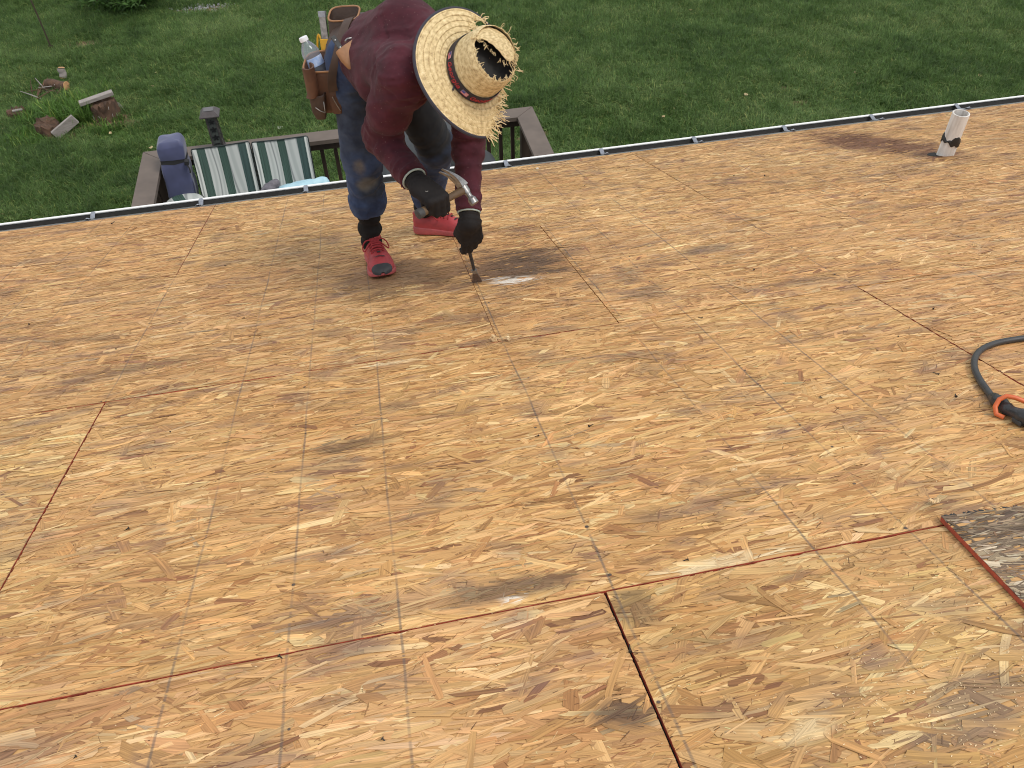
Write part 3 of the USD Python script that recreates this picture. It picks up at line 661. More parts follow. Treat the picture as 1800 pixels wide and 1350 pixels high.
def scrap(X, Y, s, seed):
    q = np.random.default_rng(seed); n = 9; g = np.zeros((n, n, 3))
    for a_ in range(n):
        for b_ in range(n):
            u, v = (a_ / 4 - 1), (b_ / 4 - 1); k = 1 - 0.25 * q.random()
            g[a_, b_] = RP(X + s * u * k, Y + s * 0.5 * v * k, 0.006 + 0.010 * q.random() * max(abs(u), abs(v)))
    return sheet(g, 0.0006)
solo('paper_scrap', scrap(1.925, 0.066, 0.011, 1), 'fresh_wood', 'torn pale scrap just above the corner of the dark loose board', 'scrap', smooth=60)
solo('paper_scrap', scrap(1.834, 3.547, 0.007, 2), 'paper', 'tiny white scrap near the gutter just right of the worker', 'scrap', smooth=60)
solo('paper_scrap', scrap(1.59, 0.299, 0.008, 3), 'fresh_wood', 'pale torn scrap in the middle of the right hand board', 'scrap', smooth=60)
q = np.random.default_rng(21); n = 850
x, y = np.r_[q.normal(1.66, 0.15, 600), q.uniform(0.3, 2.2, 250)], np.r_[q.normal(-0.40, 0.12, 600), q.uniform(-0.5, 0.9, 250)]
l, w_, an = q.uniform(0.0006, 0.0022, n), q.uniform(0.0003, 0.0007, n), q.uniform(0, 6.28, n)
ex, ey = np.stack([np.cos(an), np.sin(an)], 1), np.stack([-np.sin(an), np.cos(an)], 1)
P4 = [np.stack([x, y], 1) + sx * ex * l[:, None] + sy * ey * w_[:, None] for sx, sy in ((-1, -1), (1, -1), (1, 1), (-1, 1))]
top = np.stack([np.column_stack([p, np.full(n, 0.0022) + 0.0002 * k]) for k, p in enumerate(P4)], 1)
apex = np.column_stack([x, y, np.full(n, 0.0014)])[:, None]
vv = np.concatenate([top, apex], 1).reshape(-1, 3); ff = ((np.arange(n) * 5)[:, None, None] + np.array([[0, 1, 2], [0, 2, 3], [0, 4, 1], [1, 4, 2], [2, 4, 3], [3, 4, 0]])[None]).reshape(-1, 3)
solo('sawdust', roofmesh(vv, ff), 'fresh_wood', 'pale sawdust specks sprinkled over the nearest roof boards', 'sawdust', kind='stuff', smooth=False)

# ------------------------------------------------------------------ wooden deck with railing
plain('deck_paint', (0.130, 0.100, 0.080), (0.092, 0.070, 0.056), scale=5, rough=0.62, stretch=(1.2, 1.2, 1.2), bump=0.1, bscale=60)
plain('deck_stain', (0.060, 0.038, 0.025), (0.035, 0.022, 0.015), scale=9, rough=0.65, stretch=(1, 1, 0.3))
DZ, RZ = 0.83, 1.75
X0, X1, YF = -1.079, 2.481, 6.436
RL = thing('deck_railing', 'brown wooden railing with flat cap and thin balusters round the deck below the roof', 'railing', (0.7, 6.35, DZ))
CW, CT = 0.178, 0.038
def capboard(pts2, z):
    pts2 = np.array(pts2); v = np.vstack([np.column_stack([pts2, np.full(4, z - CT)]), np.column_stack([pts2, np.full(4, z)])])
    f = [[0, 2, 1], [0, 3, 2], [4, 5, 6], [4, 6, 7]] + [[k, (k + 1) % 4, (k + 1) % 4 + 4] for k in range(4)] + [[k, (k + 1) % 4 + 4, k + 4] for k in range(4)]
    return trimesh.Trimesh(v, f, process=False)
g = 0.0015
part('cap_board', capboard([(X0 + 2 * g, YF), (X0 + CW + g, YF - CW), (X1 - CW - g, YF - CW), (X1 - 2 * g, YF)], RZ), 'deck_paint', RL, smooth=False)
part('cap_board', capboard([(X0, YF - 2 * g), (X0, 3.75), (X0 + CW, 3.75), (X0 + CW, YF - CW - g)], RZ - 0.001), 'deck_paint', RL, smooth=False)
part('cap_board', capboard([(X1, YF - 2 * g), (X1 - CW, YF - CW - g), (X1 - CW, 3.75), (X1, 3.75)], RZ - 0.001), 'deck_paint', RL, smooth=False)
yc, xl_, xr_ = YF - CW / 2, X0 + CW / 2, X1 - CW / 2
PX = [xl_, 0.10, 1.22, xr_]
for x in PX: part('post', bx((x, yc, (DZ + RZ - CT) / 2 + 0.0), (0.089, 0.089, RZ - CT - DZ - 0.002)), 'deck_stain', RL)
for x in (xl_, xr_):
    for y in (5.05, 3.85): part('post', bx((x, y, (DZ + RZ - CT) / 2), (0.089, 0.089, RZ - CT - DZ - 0.002)), 'deck_stain', RL)
for z in (RZ - CT - 0.047, DZ + 0.12):
    for xa, xb in zip(PX[:-1], PX[1:]): part('rail', bx(((xa + xb) / 2, yc, z), (xb - xa - 0.091, 0.038, 0.089)), 'deck_stain', RL)
    for x in (xl_, xr_):
        for ya_, yb_ in ((3.85, 5.05), (5.05, yc)): part('rail', bx((x, (ya_ + yb_) / 2, z), (0.038, yb_ - ya_ - 0.091, 0.089)), 'deck_stain', RL)
bz0, bz1 = DZ + 0.08, RZ - CT - 0.004
for xa, xb in zip(PX[:-1], PX[1:]):
    nb = int(round((xb - xa) / 0.122)) - 1
    for k in range(nb):
        part('baluster', bx((xa + (xb - xa) * (k + 1) / (nb + 1), yc + 0.0365, (bz0 + bz1) / 2), (0.035, 0.034, bz1 - bz0)), 'deck_stain', RL)
for x, sgn in ((xl_, -1), (xr_, 1)):
    for k in range(20):
        y = yc - 0.122 * (k + 1)
        if min(abs(y - 5.05), abs(y - 3.85)) < 0.06: continue
        part('baluster', bx((x + sgn * 0.0365, y, (bz0 + bz1) / 2), (0.034, 0.035, bz1 - bz0)), 'deck_stain', RL)
DK = thing('deck', 'brown plank deck under the striped glider and the blue bag', 'deck', (0.7, 5.0, 0))
for k in range(22):
    y = 3.35 + 0.1425 * k
    if y + 0.07 > YF - 0.01: break
    part('plank', bx(((X0 + X1) / 2, y, DZ - 0.014), (X1 - X0 - 0.02, 0.138, 0.027)), 'deck_paint', DK)
for x in (X0 + 0.06, 0.7, X1 - 0.06):
    part('joist', bx((x, 4.87, DZ - 0.13), (0.04, 3.0, 0.19)), 'deck_stain', DK)
    for y in (3.6, 6.25): part('leg', bx((x, y, 0.32), (0.1, 0.1, 0.75)), 'deck_stain', DK)
part('skirt', bx(((X0 + X1) / 2, YF - 0.02, DZ - 0.14), (X1 - X0, 0.03, 0.2)), 'deck_stain', DK)

# ---- solar lantern on the cap board
plain('lamp_bronze', (0.085, 0.072, 0.072), (0.055, 0.046, 0.046), scale=25, rough=0.45, metallic=0.3)
plain('lamp_panel', (0.075, 0.068, 0.068), (0.06, 0.055, 0.055), scale=10, rough=0.25)
plain('lamp_dark', (0.008, 0.008, 0.009), (0.006, 0.006, 0.006), rough=0.4)
plain('lamp_glass', (0.075, 0.085, 0.075), (0.05, 0.055, 0.05), scale=12, rough=0.15)
lx, ly = -0.405, 6.355
LP = thing('solar_lantern', 'tall bronze solar lantern with cut out leaves standing on the railing', 'lantern', (lx, ly, RZ))
part('foot', bx((lx, ly, RZ + 0.011), (0.11, 0.11, 0.020)), 'lamp_bronze', LP)
def taper(z0, z1, w0, w1): return loft([[(lx - w, ly - w, z), (lx + w, ly - w, z), (lx + w, ly + w, z), (lx - w, ly + w, z)] for z, w in ((z0, w0), (z1, w1))])
part('body', taper(RZ + 0.021, RZ + 0.315, 0.043, 0.037), 'lamp_glass', LP, smooth=False)
for sx in (-1, 1):
    for sy in (-1, 1):
        part('corner_bar', loft([[(lx + sx * w + dx, ly + sy * w + dy, z) for dx, dy in ((-.006, -.006), (.006, -.006), (.006, .006), (-.006, .006))] for z, w in ((RZ + 0.021, 0.043), (RZ + 0.316, 0.037))]), 'lamp_bronze', LP, smooth=False)
part('roof_cap', loft([[(lx - w, ly - w * .92, z), (lx + w, ly - w * .92, z), (lx + w, ly + w * .92, z), (lx - w, ly + w * .92, z)] for z, w in ((RZ + 0.312, 0.062), (RZ + 0.318, 0.083), (RZ + 0.326, 0.083), (RZ + 0.362, 0.050))]), 'lamp_bronze', LP, smooth=False)
part('solar_panel', bx((lx, ly, RZ + 0.3645), (0.084, 0.078, 0.004)), 'lamp_panel', LP)
def leafcut(zc, s, face):
    t = np.linspace(0, 2 * np.pi, 60, endpoint=False); rr = s * (0.42 + 0.58 * np.abs(np.cos(2.5 * t)) ** 1.4)
    wz = 0.0435 - 0.006 * (zc - RZ - 0.02) / 0.295 + 0.0012
    a2, b2 = rr * np.sin(t), rr * np.cos(t)
    if face == 0: ring = np.stack([lx + a2, np.full(60, ly - wz) - 0.0, zc + b2], 1); nrm = np.array([0, -0.0025, 0])
    else: ring = np.stack([np.full(60, lx + wz * face), ly + a2, zc + b2], 1); nrm = np.array([0.0025 * face, 0, 0])
    return loft([ring + nrm * 0.2, ring + nrm])
for zc, s in ((RZ + 0.262, 0.025), (RZ + 0.192, 0.029), (RZ + 0.118, 0.029)):
    for fc in (0, -1, 1): part('leaf_cutout', leafcut(zc, s, fc), 'lamp_dark', LP, smooth=False)
part('leaf_cutout', bx((lx, ly - 0.0445, RZ + 0.060), (0.045, 0.003, 0.012)), 'lamp_dark', LP)

# ---- blue bag leaning in the corner of the railing
plain('blue_nylon', (0.052, 0.060, 0.140), (0.034, 0.040, 0.095), scale=7, rough=0.55, bump=0.35, bscale=22, bdist=0.006, sheen=0.2)
plain('black_webbing', (0.015, 0.015, 0.016), (0.010, 0.010, 0.011), scale=90, rough=0.7)
BG = thing('folded_chair_bag', 'tall dark blue fabric bag with black strap leaning in the deck corner', 'bag', (-0.77, 6.1, DZ))
def bagsec(z, grow=0.0, n=48):
    t = (z - DZ) / 1.17; cx, cy = -0.800 + 0.055 * t, 5.985 + 0.125 * t
    w, d = 0.124 - 0.010 * t, 0.100 - 0.008 * t
    pinch = 1 - 0.09 * math.exp(-((z - 1.845) / 0.035) ** 2); top = 1.0 if t < 0.965 else 1 - 0.30 * ((t - 0.965) / 0.05) ** 2
    a = np.arange(n) * 2 * np.pi / n; e = 0.20
    x = np.sign(np.cos(a)) * np.abs(np.cos(a)) ** e * (w * pinch * top + grow); y = np.sign(np.sin(a)) * np.abs(np.sin(a)) ** e * (d * pinch * top + grow)
    p = np.stack([cx + x, cy + y, np.full(n, z)], 1)
    k = 0.97 + 0.08 * wob(p, 8, 3) + 0.13 * np.abs(wob(p * np.array([1, 1, .4]), 20, 4))
    p[:, 0] = cx + (p[:, 0] - cx) * k; p[:, 1] = cy + (p[:, 1] - cy) * k
    p[:, 2] += (0.035 * wob(p, 12, 8) if t > 0.6 else 0)
    return p
part('sack', loft([bagsec(z) for z in np.r_[np.linspace(DZ + 0.01, 1.93, 40), np.linspace(1.945, 2.015, 10)]]), 'blue_nylon', BG, smooth=True)
part('strap', loft([bagsec(z, 0.0035) for z in (1.829, 1.834, 1.846, 1.858, 1.863)], cap=False), 'black_webbing', BG, smooth=True)
part('buckle', bx((-0.640, 5.985, 1.845), (0.035, 0.045, 0.040), rotm([0, 1, 0], 0.2)), 'black_webbing', BG)
part('strap_end', tube(spline([(-0.645, 5.975, 1.83), (-0.628, 5.955, 1.80), (-0.632, 5.95, 1.76)], 10), 0.006, 6), 'black_webbing', BG)
part('pocket_flap', sheet(np.array([[bagsec(z, 0.006 - 0.004 * abs(s))[k] for k in (44, 45, 46, 47, 0, 1, 2)] for s, z in zip(np.linspace(-1, 1, 7), np.linspace(1.50, 1.66, 7))]), 0.004), 'blue_nylon', BG, smooth=50)

# ---- striped glider
def sling_mat():
    P = 'suv'
    stops = [(0, (0.50, 0.52, 0.49)), (0.08, (0.032, 0.066, 0.052)), (0.222, (0.44, 0.46, 0.44)), (0.442, (0.032, 0.066, 0.052)), (0.582, (0.44, 0.46, 0.44)), (0.80, (0.030, 0.060, 0.055)), (0.94, (0.50, 0.52, 0.49))]
    msk = [(0, (1, 1, 1)), (0.08, (0, 0, 0)), (0.222, (1, 1, 1)), (0.442, (0, 0, 0)), (0.582, (1, 1, 1)), (0.80, (0, 0, 0)), (0.94, (1, 1, 1))]
    mat('striped_sling', {'a': ('attribute', {'attribute': 'suv'}), 's': ('separate_xyz', {}), 'r': ('rgb_ramp', {'ramp': stops, 'interpolate': False}), 'k': ('rgb_ramp', {'ramp': msk, 'interpolate': False}),
        'mp': ('mapping', {'scale': (9, 4.2, 1)}), 'w': ('wave_texture', {'wave_type': 'bands', 'bands_direction': 'x', 'scale': 0.22, 'distortion': 7.0, 'detail': 0.5, 'detail_scale': 1.3}),
        'wr': ('rgb_ramp', {'ramp': [(0.0, (0.50, 0.51, 0.53)), (0.07, (0.62, 0.63, 0.64)), (0.14, (1, 1, 1)), (0.70, (1, 1, 1)), (0.95, (0.80, 0.82, 0.82))]}),
        'mp2': ('mapping', {'scale': (150, 2, 1)}), 'n2': ('noise_texture', {'scale': 1.0, 'detail': 2.0}), 'r2': ('rgb_ramp', {'ramp': [(0.35, (0.6, 0.6, 0.6)), (0.65, (1.5, 1.5, 1.5))]}),
        'mm': ('mix', {}), 'mu': ('mix', {'mix_type': 'multiply', 'fac': 1.0}), 'p': ('principled_bsdf', {'roughness': 0.7})},
        [('a.vector', 's.vector'), ('s.x', 'r.fac'), ('s.x', 'k.fac'), ('a.vector', 'mp.vector'), ('mp.vector', 'w.vector'), ('w.fac', 'wr.fac'), ('a.vector', 'mp2.vector'), ('mp2.vector', 'n2.vector'), ('n2.fac', 'r2.fac'),
         ('k.color', 'mm.fac'), ('r2.color', 'mm.color1'), ('wr.color', 'mm.color2'), ('r.color', 'mu.color1'), ('mm.color', 'mu.color2'), ('mu.color', 'p.base_color')])
sling_mat()
plain('dark_green_frame', (0.012, 0.020, 0.018), (0.008, 0.013, 0.012), scale=30, rough=0.4)
GL = thing('patio_glider', 'two seat patio glider with green and grey striped sling backs', 'glider', (-0.1, 5.7, DZ))
def sling(x0, x1, top, bot, dz):
    """top, bot: (y, z); a sagging sheet with its frame"""
    m_, n_ = 19, 15; g = np.zeros((m_, n_, 3)); uv = np.zeros((m_, n_, 3))
    for i in range(m_):
        for j in range(n_):
            u, v = i / (m_ - 1), j / (n_ - 1)
            sag = 0.030 * math.sin(math.pi * u) * math.sin(math.pi * min(1, v * 1.0)) + 0.012 * math.sin(math.pi * u)
            y = top[0] + (bot[0] - top[0]) * v; z = top[1] + (bot[1] - top[1]) * v
            g[i, j] = (x0 + (x1 - x0) * u, y + sag * 0.9, z - 0.008 * math.sin(math.pi * u) * (1 - v) + dz * u); uv[i, j] = (u, v * 0.62, 0)
    s = sheet(g, 0.004); at = np.vstack([uv.reshape(-1, 3), uv.reshape(-1, 3)])
    return s, at
for k, (x0, x1, dz) in enumerate([(-0.590, -0.105, 0.012), (-0.082, 0.392, 0.0)]):
    top, bot = (6.075, 1.905), (5.845, 1.28)
    s, at = sling(x0, x1, top, bot, dz)
    part('sling_back', s, 'striped_sling', GL, smooth=60, attrs={'suv': at})
    cpts = np.array([(x0 - 0.004, bot[0], bot[1]), (x0 - 0.004, top[0] - 0.006, top[1] - 0.015), (x0 + 0.001, top[0], top[1] - 0.002), (x0 + 0.010, top[0], top[1] + 0.003), ((x0 + x1) / 2, top[0] + 0.003, top[1] - 0.004 + dz * .5), (x1 - 0.010, top[0], top[1] + 0.003 + dz), (x1 - 0.001, top[0], top[1] - 0.002 + dz), (x1 + 0.004, top[0] - 0.006, top[1] - 0.015 + dz), (x1 + 0.004, bot[0], bot[1])])
    part('back_frame', tube(cpts, 0.0055, 8), 'dark_green_frame', GL, smooth=60)
    m_, n_ = 15, 11; g = np.zeros((m_, n_, 3)); uv = np.zeros((m_, n_, 3))
    for i in range(m_):
        for j in range(n_):
            u, v = i / 14, j / 10
            g[i, j] = (x0 + (x1 - x0) * u, 5.845 - 0.46 * v, 1.28 - 0.02 * math.sin(math.pi * v) + 0.02 * v - 0.03 * math.sin(math.pi * u)); uv[i, j] = (u, v * 0.5, 0)
    part('sling_seat', sheet(g, 0.004), 'striped_sling', GL, smooth=60, attrs={'suv': np.vstack([uv.reshape(-1, 3)] * 2)})
for x in (-0.62, 0.42):
    part('side_frame', tube(spline([(x, 5.95, DZ + 0.012), (x, 5.90, 1.15), (x, 5.86, 1.48), (x, 5.7, 1.50), (x, 5.45, 1.48), (x, 5.40, 1.2), (x, 5.36, DZ + 0.012)], 50), 0.012, 8), 'dark_green_frame', GL, smooth=60)
for y, z in ((5.845, 1.26), (5.385, 1.28)):
    part('cross_bar', tube([(-0.62, y, z), (-0.1, y, z), (0.42, y, z)], 0.011, 8), 'dark_green_frame', GL, smooth=60)
part('center_strap', bx((-0.094, 6.01, 1.72), (0.010, 0.012, 0.06), rotm([1, 0, 0], -0.3)), 'black_webbing', GL)

# ---- round striped stool beside the glider
ST = thing('round_stool', 'round stool with a striped cushion between the blue bag and the gutter', 'stool', (-0.735, 5.83, DZ))
n_ = 40; rings = [(0.0, 0.020), (0.05, 0.0195), (0.10, 0.017), (0.14, 0.012), (0.165, 0.004), (0.172, -0.008), (0.165, -0.022), (0.12, -0.028), (0.0, -0.030)]
V = []; 
for r, h in rings:
    a = np.arange(n_) * 2 * np.pi / n_; V.append(np.stack([-0.735 + r * np.cos(a), 5.83 + r * np.sin(a), np.full(n_, 1.545 + h)], 1))
cu = loft(V, cap=False); at = np.stack([(np.array(cu.vertices)[:, 0] * math.cos(.35) + (np.array(cu.vertices)[:, 1] - 5.83) * math.sin(.35) + 0.735 * math.cos(.35)) * 1.5 + 0.55, (np.array(cu.vertices)[:, 1] - 5.6), 0 * np.array(cu.vertices)[:, 0]], 1)
part('cushion', cu, 'striped_sling', ST, smooth=60, attrs={'suv': at})
part('rim', tube(np.stack([-0.735 + 0.175 * np.cos(np.linspace(0, 6.2832, 40)), 5.83 + 0.175 * np.sin(np.linspace(0, 6.2832, 40)), np.full(40, 1.532)], 1), 0.007, 8), 'dark_green_frame', ST, smooth=60)
for k in range(3):
    a = k * 2.094 + 0.4
    part('leg', tube([(-0.735 + 0.13 * math.cos(a), 5.83 + 0.13 * math.sin(a), 1.515), (-0.735 + 0.19 * math.cos(a), 5.83 + 0.19 * math.sin(a), DZ + 0.005)], 0.010, 8), 'dark_green_frame', ST)

# ---- blanket and bundle heaped on the glider
plain('pale_blue_cloth', (0.42, 0.60, 0.66), (0.28, 0.45, 0.53), scale=14, rough=0.85, bump=0.3, bscale=40)
plain('grey_cloth', (0.16, 0.15, 0.17), (0.09, 0.085, 0.10), scale=30, rough=0.85, bump=0.4, bscale=70)
def blank(p):
    d = np.full(p.shape[:-1], 9.0)
    for a, b, ra, rb in (((-0.10, 5.70, 1.50), (0.10, 5.73, 1.53), .085, .10), ((0.10, 5.73, 1.53), (0.30, 5.75, 1.55), .10, .105), ((0.28, 5.75, 1.56), (0.45, 5.76, 1.58), .09, .085), ((-0.05, 5.66, 1.38), (0.40, 5.70, 1.40), .13, .13)):
        d = smin(d, cone(p, a, b, ra, rb), 0.05)
    return d + 0.030 * wob(p * np.array([1, 1, 1.5]), 13, 2, 3)
solo('blanket', surfnet(blank, (-0.28, 5.45, 1.18), (0.60, 5.95, 1.78), 0.014), 'pale_blue_cloth', 'pale blue blanket heaped on the striped glider', 'blanket', smooth=True)
def bund(p):
    return smin(cone(p, (0.0, 5.74, 1.655), (0.075, 5.75, 1.675), 0.040, 0.035), cone(p, (-0.035, 5.72, 1.635), (0.02, 5.70, 1.645), 0.035, 0.035), 0.02) + 0.022 * wob(p, 26, 6, 3)
solo('cloth_bundle', surfnet(bund, (-0.12, 5.6, 1.55), (0.16, 5.85, 1.76), 0.008), 'grey_cloth', 'crumpled grey bundle lying on the pale blue blanket', 'bundle', smooth=True)

# ---- covered grill behind the worker
plain('cover_fabric', (0.043, 0.049, 0.053), (0.030, 0.034, 0.037), scale=5, rough=0.6, bump=0.25, bscale=12, bdist=0.01)
GC = thing('covered_grill', 'grill under a dark grey fabric cover behind the legs of the worker', 'grill', (1.45, 5.6, DZ))
def csec(z, w, d, n=56):
    a = np.arange(n) * 2 * np.pi / n; e = 0.42
    p = np.stack([1.45 + np.sign(np.cos(a)) * np.abs(np.cos(a)) ** e * w, 5.58 + np.sign(np.sin(a)) * np.abs(np.sin(a)) ** e * d, np.full(n, z)], 1)
    k = 1 + (0.07 * np.sin(9 * a + 2 * z) * (1.75 - z) / 0.9 if z < 1.75 else 0) + 0.05 * wob(p, 5, 5)
    p[:, 0] = 1.45 + (p[:, 0] - 1.45) * k; p[:, 1] = 5.58 + (p[:, 1] - 5.58) * k
    return p
part('cover', loft([csec(z, w, d) for z, w, d in ((DZ + .02, .60, .36), (1.0, .585, .35), (1.3, .565, .335), (1.55, .55, .32), (1.68, .53, .31), (1.74, .47, .29), (1.84, .40, .27), (1.95, .34, .25), (2.04, .26, .20), (2.09, .14, .12), (2.10, .03, .03))]), 'cover_fabric', GC, smooth=True)
part('hem_cord', tube(np.vstack([csec(DZ + .03, .604, .364), csec(DZ + .03, .604, .364)[:1]]), 0.006, 6), 'black_webbing', GC)

# ------------------------------------------------------------------ out on the lawn
plain('stump_bark', (0.115, 0.062, 0.036), (0.042, 0.025, 0.016), scale=16, rough=0.95, bump=1.0, bscale=30, bdist=0.02, stretch=(1, 1, 0.35))
plain('grey_wood', (0.30, 0.27, 0.25), (0.19, 0.165, 0.15), scale=9, rough=0.85, stretch=(1, 1, 4), bump=0.3)
plain('cut_wood', (0.48, 0.28, 0.13), (0.33, 0.17, 0.075), scale=18, rough=0.8)
def stump(cx, cy, r, h, seed, bark, top, label, lean=0.0):
    z0 = float(ground_z(np.array(cx), np.array(cy)))
    S_ = thing('tree_stump', label, 'stump', (cx, cy, z0), None)
    n = 40; a = np.arange(n) * 2 * np.pi / n; secs = []
    for t in np.linspace(0, 1, 9):
        flare = 1 + 0.55 * (1 - t) ** 3
        ring = np.stack([np.cos(a), np.sin(a), np.full(n, 0.0)], 1)
        k = 1 + 0.38 * wob(ring * 1.0 + seed, 1.6, seed) * (1.3 - 0.5 * t) + 0.36 * wob(np.stack([np.cos(a) + seed, np.sin(a), np.full(n, t * 0.6)], 1), 6, seed)
        hh = h * (0.85 + 0.8 * wob(np.stack([np.cos(a), np.sin(a), np.full(n, seed)], 1), 1.4, seed + 4) + 0.9 * np.abs(wob(np.stack([np.cos(a), np.sin(a), np.full(n, seed)], 1), 5.0, seed + 6)))
        secs.append(np.stack([cx + lean * t + r * flare * k * np.cos(a), cy + r * flare * k * np.sin(a), z0 - 0.05 + (hh + 0.05) * t], 1))
    part('bark', loft(secs, cap=False), bark, S_, smooth=50)
    last = secs[-1]; c = last.mean(0)
    part('top', loft([last * 0.985 + c * 0.015, last * 0.6 + c * 0.4 + [0, 0, 0.01], last * 0.2 + c * 0.8 - [0, 0, 0.012]]), top, S_, smooth=30)
    return S_, z0
S1, z = stump(-2.60, 10.98, 0.17, 0.24, 1, 'stump_bark', 'stump_bark', 'largest broken brown stump, right of the weeds, with a grey slab')
part('slab', bx((-2.66, 10.98, z + 0.29), (0.46, 0.10, 0.05), rotm([0, 0, 1], 0.25) @ rotm([0, 1, 0], -0.13), 0.004), 'grey_wood', S1)
for k in range(7):
    q = np.random.default_rng(k); a = q.uniform(-2.6, 0.4)
    part('splinter', bx((-2.60 + 0.21 * math.cos(a), 10.98 + 0.21 * math.sin(a), z + q.uniform(0.03, 0.22)), (0.009, 0.006, q.uniform(0.03, 0.09)), rotm(q.normal(size=3), q.uniform(-.5, .5)), 0.003), 'grey_wood', S1)
S2, z = stump(-3.30, 10.62, 0.15, 0.18, 5, 'stump_bark', 'stump_bark', 'brown stump nearest the deck with a pale slab leaning on it')
part('slab', bx((-3.05, 10.52, z + 0.14), (0.36, 0.045, 0.13), rotm([0, 0, 1], 0.35) @ rotm([0, 1, 0], -0.45), 0.004), 'grey_wood', S2)
S3, z = stump(-3.82, 11.20, 0.11, 0.15, 9, 'stump_bark', 'stump_bark', 'small dark stump at the left end of the weed patch')
part('slab', bx((-3.78, 11.16, z + 0.16), (0.13, 0.04, 0.02), rotm([0, 0, 1], 0.2), 0.005), 'grey_wood', S3)
S4, z = stump(-3.10, 11.45, 0.07, 0.13, 13, 'stump_bark', 'grey_wood', 'thin stump half hidden in the middle of the weeds')
# cut limbs
def log(p0, p1, r, label, knot=None):
    p0, p1 = np.array(p0), np.array(p1); d = p1 - p0
    L_ = thing('cut_log', label, 'log', (p0 + p1) / 2)
    t = np.linspace(0, 1, 7); pts = p0 + t[:, None] * d + 0.01 * np.sin(5 * t)[:, None]
    part('bark', tube(pts, r * (1 + 0.06 * np.sin(9 * t)), 16), 'grey_wood' if knot else 'stump_bark', L_, smooth=50)
    R = frame(d)
    for c, s in ((p0, -1), (p1, 1)):
        part('cut_face', lathe([(r * 0.94, -0.004), (r * 0.90, 0.004), (r * 0.2, 0.005)], 20, c + s * d / np.linalg.norm(d) * 0.004, R if s > 0 else R @ np.diag([1, -1, -1])), 'cut_wood', L_, smooth=30)
    return L_
log((-3.58, 12.06, 0.07), (-3.27, 11.90, 0.085), 0.068, 'cut log with an orange sawn face lying behind the weeds')
log((-3.42, 12.36, 0.02), (-3.40, 12.40, 0.15), 0.050, 'pale upright log end behind the orange faced log', knot=True)
for k in range(12):
    q = np.random.default_rng(40 + k); a = np.array([-3.55 + q.normal(0, .16), 11.85 + q.normal(0, .12), 0.04]); d = np.array([q.normal(), q.normal() * .5, .12 + .1 * q.random()]); d *= 0.32 / np.linalg.norm(d)
    solo('twig', tube([a - d / 2 + [0, 0, .04], a + [0, 0, .05], a + d / 2 + [0, 0, .05]], [0.010, 0.008, 0.004], 6), 'stump_bark' if k % 3 else 'grey_wood', 'thin dry twig in the heap in front of the cut log', 'twig', 'dry twigs by the cut log')

def weed(cx, cy, rad, h, n, seed, label, name='weed_clump', cat='weeds', material='weed_blades', w=0.015, lean=0.55, group=None):
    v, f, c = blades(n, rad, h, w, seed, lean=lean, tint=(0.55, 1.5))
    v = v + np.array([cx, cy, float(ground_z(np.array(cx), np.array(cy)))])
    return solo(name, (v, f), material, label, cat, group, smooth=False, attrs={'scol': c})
weed(-3.05, 11.08, 0.36, 0.30, 1500, 1, 'tall bright grass weeds growing between the broken stumps')
weed(-3.50, 11.10, 0.30, 0.20, 900, 2, 'lower weeds between the small dark stump and the slab')
weed(-2.75, 11.72, 0.22, 0.26, 90, 3, 'sparse dry weeds behind the largest stump', material='weed_blades', w=0.008)
weed(-2.62, 10.72, 0.30, 0.13, 420, 6, 'short weeds in front of the largest stump')
weed(-3.55, 10.45, 0.26, 0.18, 600, 4, 'weeds in front of the stump with the leaning slab')

# shrub at the top of the frame
def shrub(cx, cy, rx, ry, h, n, seed, label):
    z0 = float(ground_z(np.array(cx), np.array(cy)))
    S_ = thing('shrub', label, 'shrub', (cx, cy, z0)); q = np.random.default_rng(seed)
    stems = []
    for k in range(26):
        a = q.uniform(0, 6.28); d = math.sqrt(q.random()); e = np.array([cx + rx * d * math.cos(a), cy + ry * d * math.sin(a), z0 + h * (1 - 0.5 * d * d) * q.uniform(.7, 1)]); b = np.array([cx + .3 * rx * d * math.cos(a), cy + .3 * ry * d * math.sin(a), z0])
        stems.append(spline([b, (b + e) / 2 + [0, 0, .08], e], 8))
    part('stems', cat_(*[tube(s, np.linspace(0.010, 0.004, 8), 5) for s in stems]), 'stump_bark', S_)
    cen = []
    for s in stems:
        for _ in range(n // 26): cen.append(s[q.integers(2, 8)] + q.normal(0, [0.11, 0.11, 0.08]))
    cen = np.array(cen); m_ = len(cen); L = q.uniform(0.06, 0.17, m_); W = L * q.uniform(.22, .38, m_)
    th, up = q.uniform(0, 6.28, m_), q.normal(0.15, 0.45, m_)
    d = np.stack([np.cos(th) * np.cos(up), np.sin(th) * np.cos(up), np.sin(up)], 1); s = np.stack([-np.sin(th), np.cos(th), q.normal(0, .4, m_)], 1); s /= np.linalg.norm(s, axis=1)[:, None]
    V = np.stack([cen, cen + d * (L * .45)[:, None] + s * (W / 2)[:, None] + [0, 0, .006], cen + d * L[:, None] - np.array([0, 0, 1]) * (L * .2)[:, None], cen + d * (L * .45)[:, None] - s * (W / 2)[:, None] + [0, 0, .006]], 1)
    F = (np.arange(m_) * 4)[:, None, None] + np.array([[0, 1, 2], [0, 2, 3]])[None]
    c = np.repeat((np.ones((m_, 3)) * q.uniform(.5, 1.6, m_)[:, None])[:, None], 4, 1)
    part('leaves', (V.reshape(-1, 3), F.reshape(-1, 3)), 'shrub_leaves', S_, smooth=False, kind='stuff', attrs={'scol': c.reshape(-1, 3)})
shrub(-2.75, 15.1, 0.95, 0.75, 0.75, 2900, 3, 'leafy green shrub at the top left edge of the lawn')
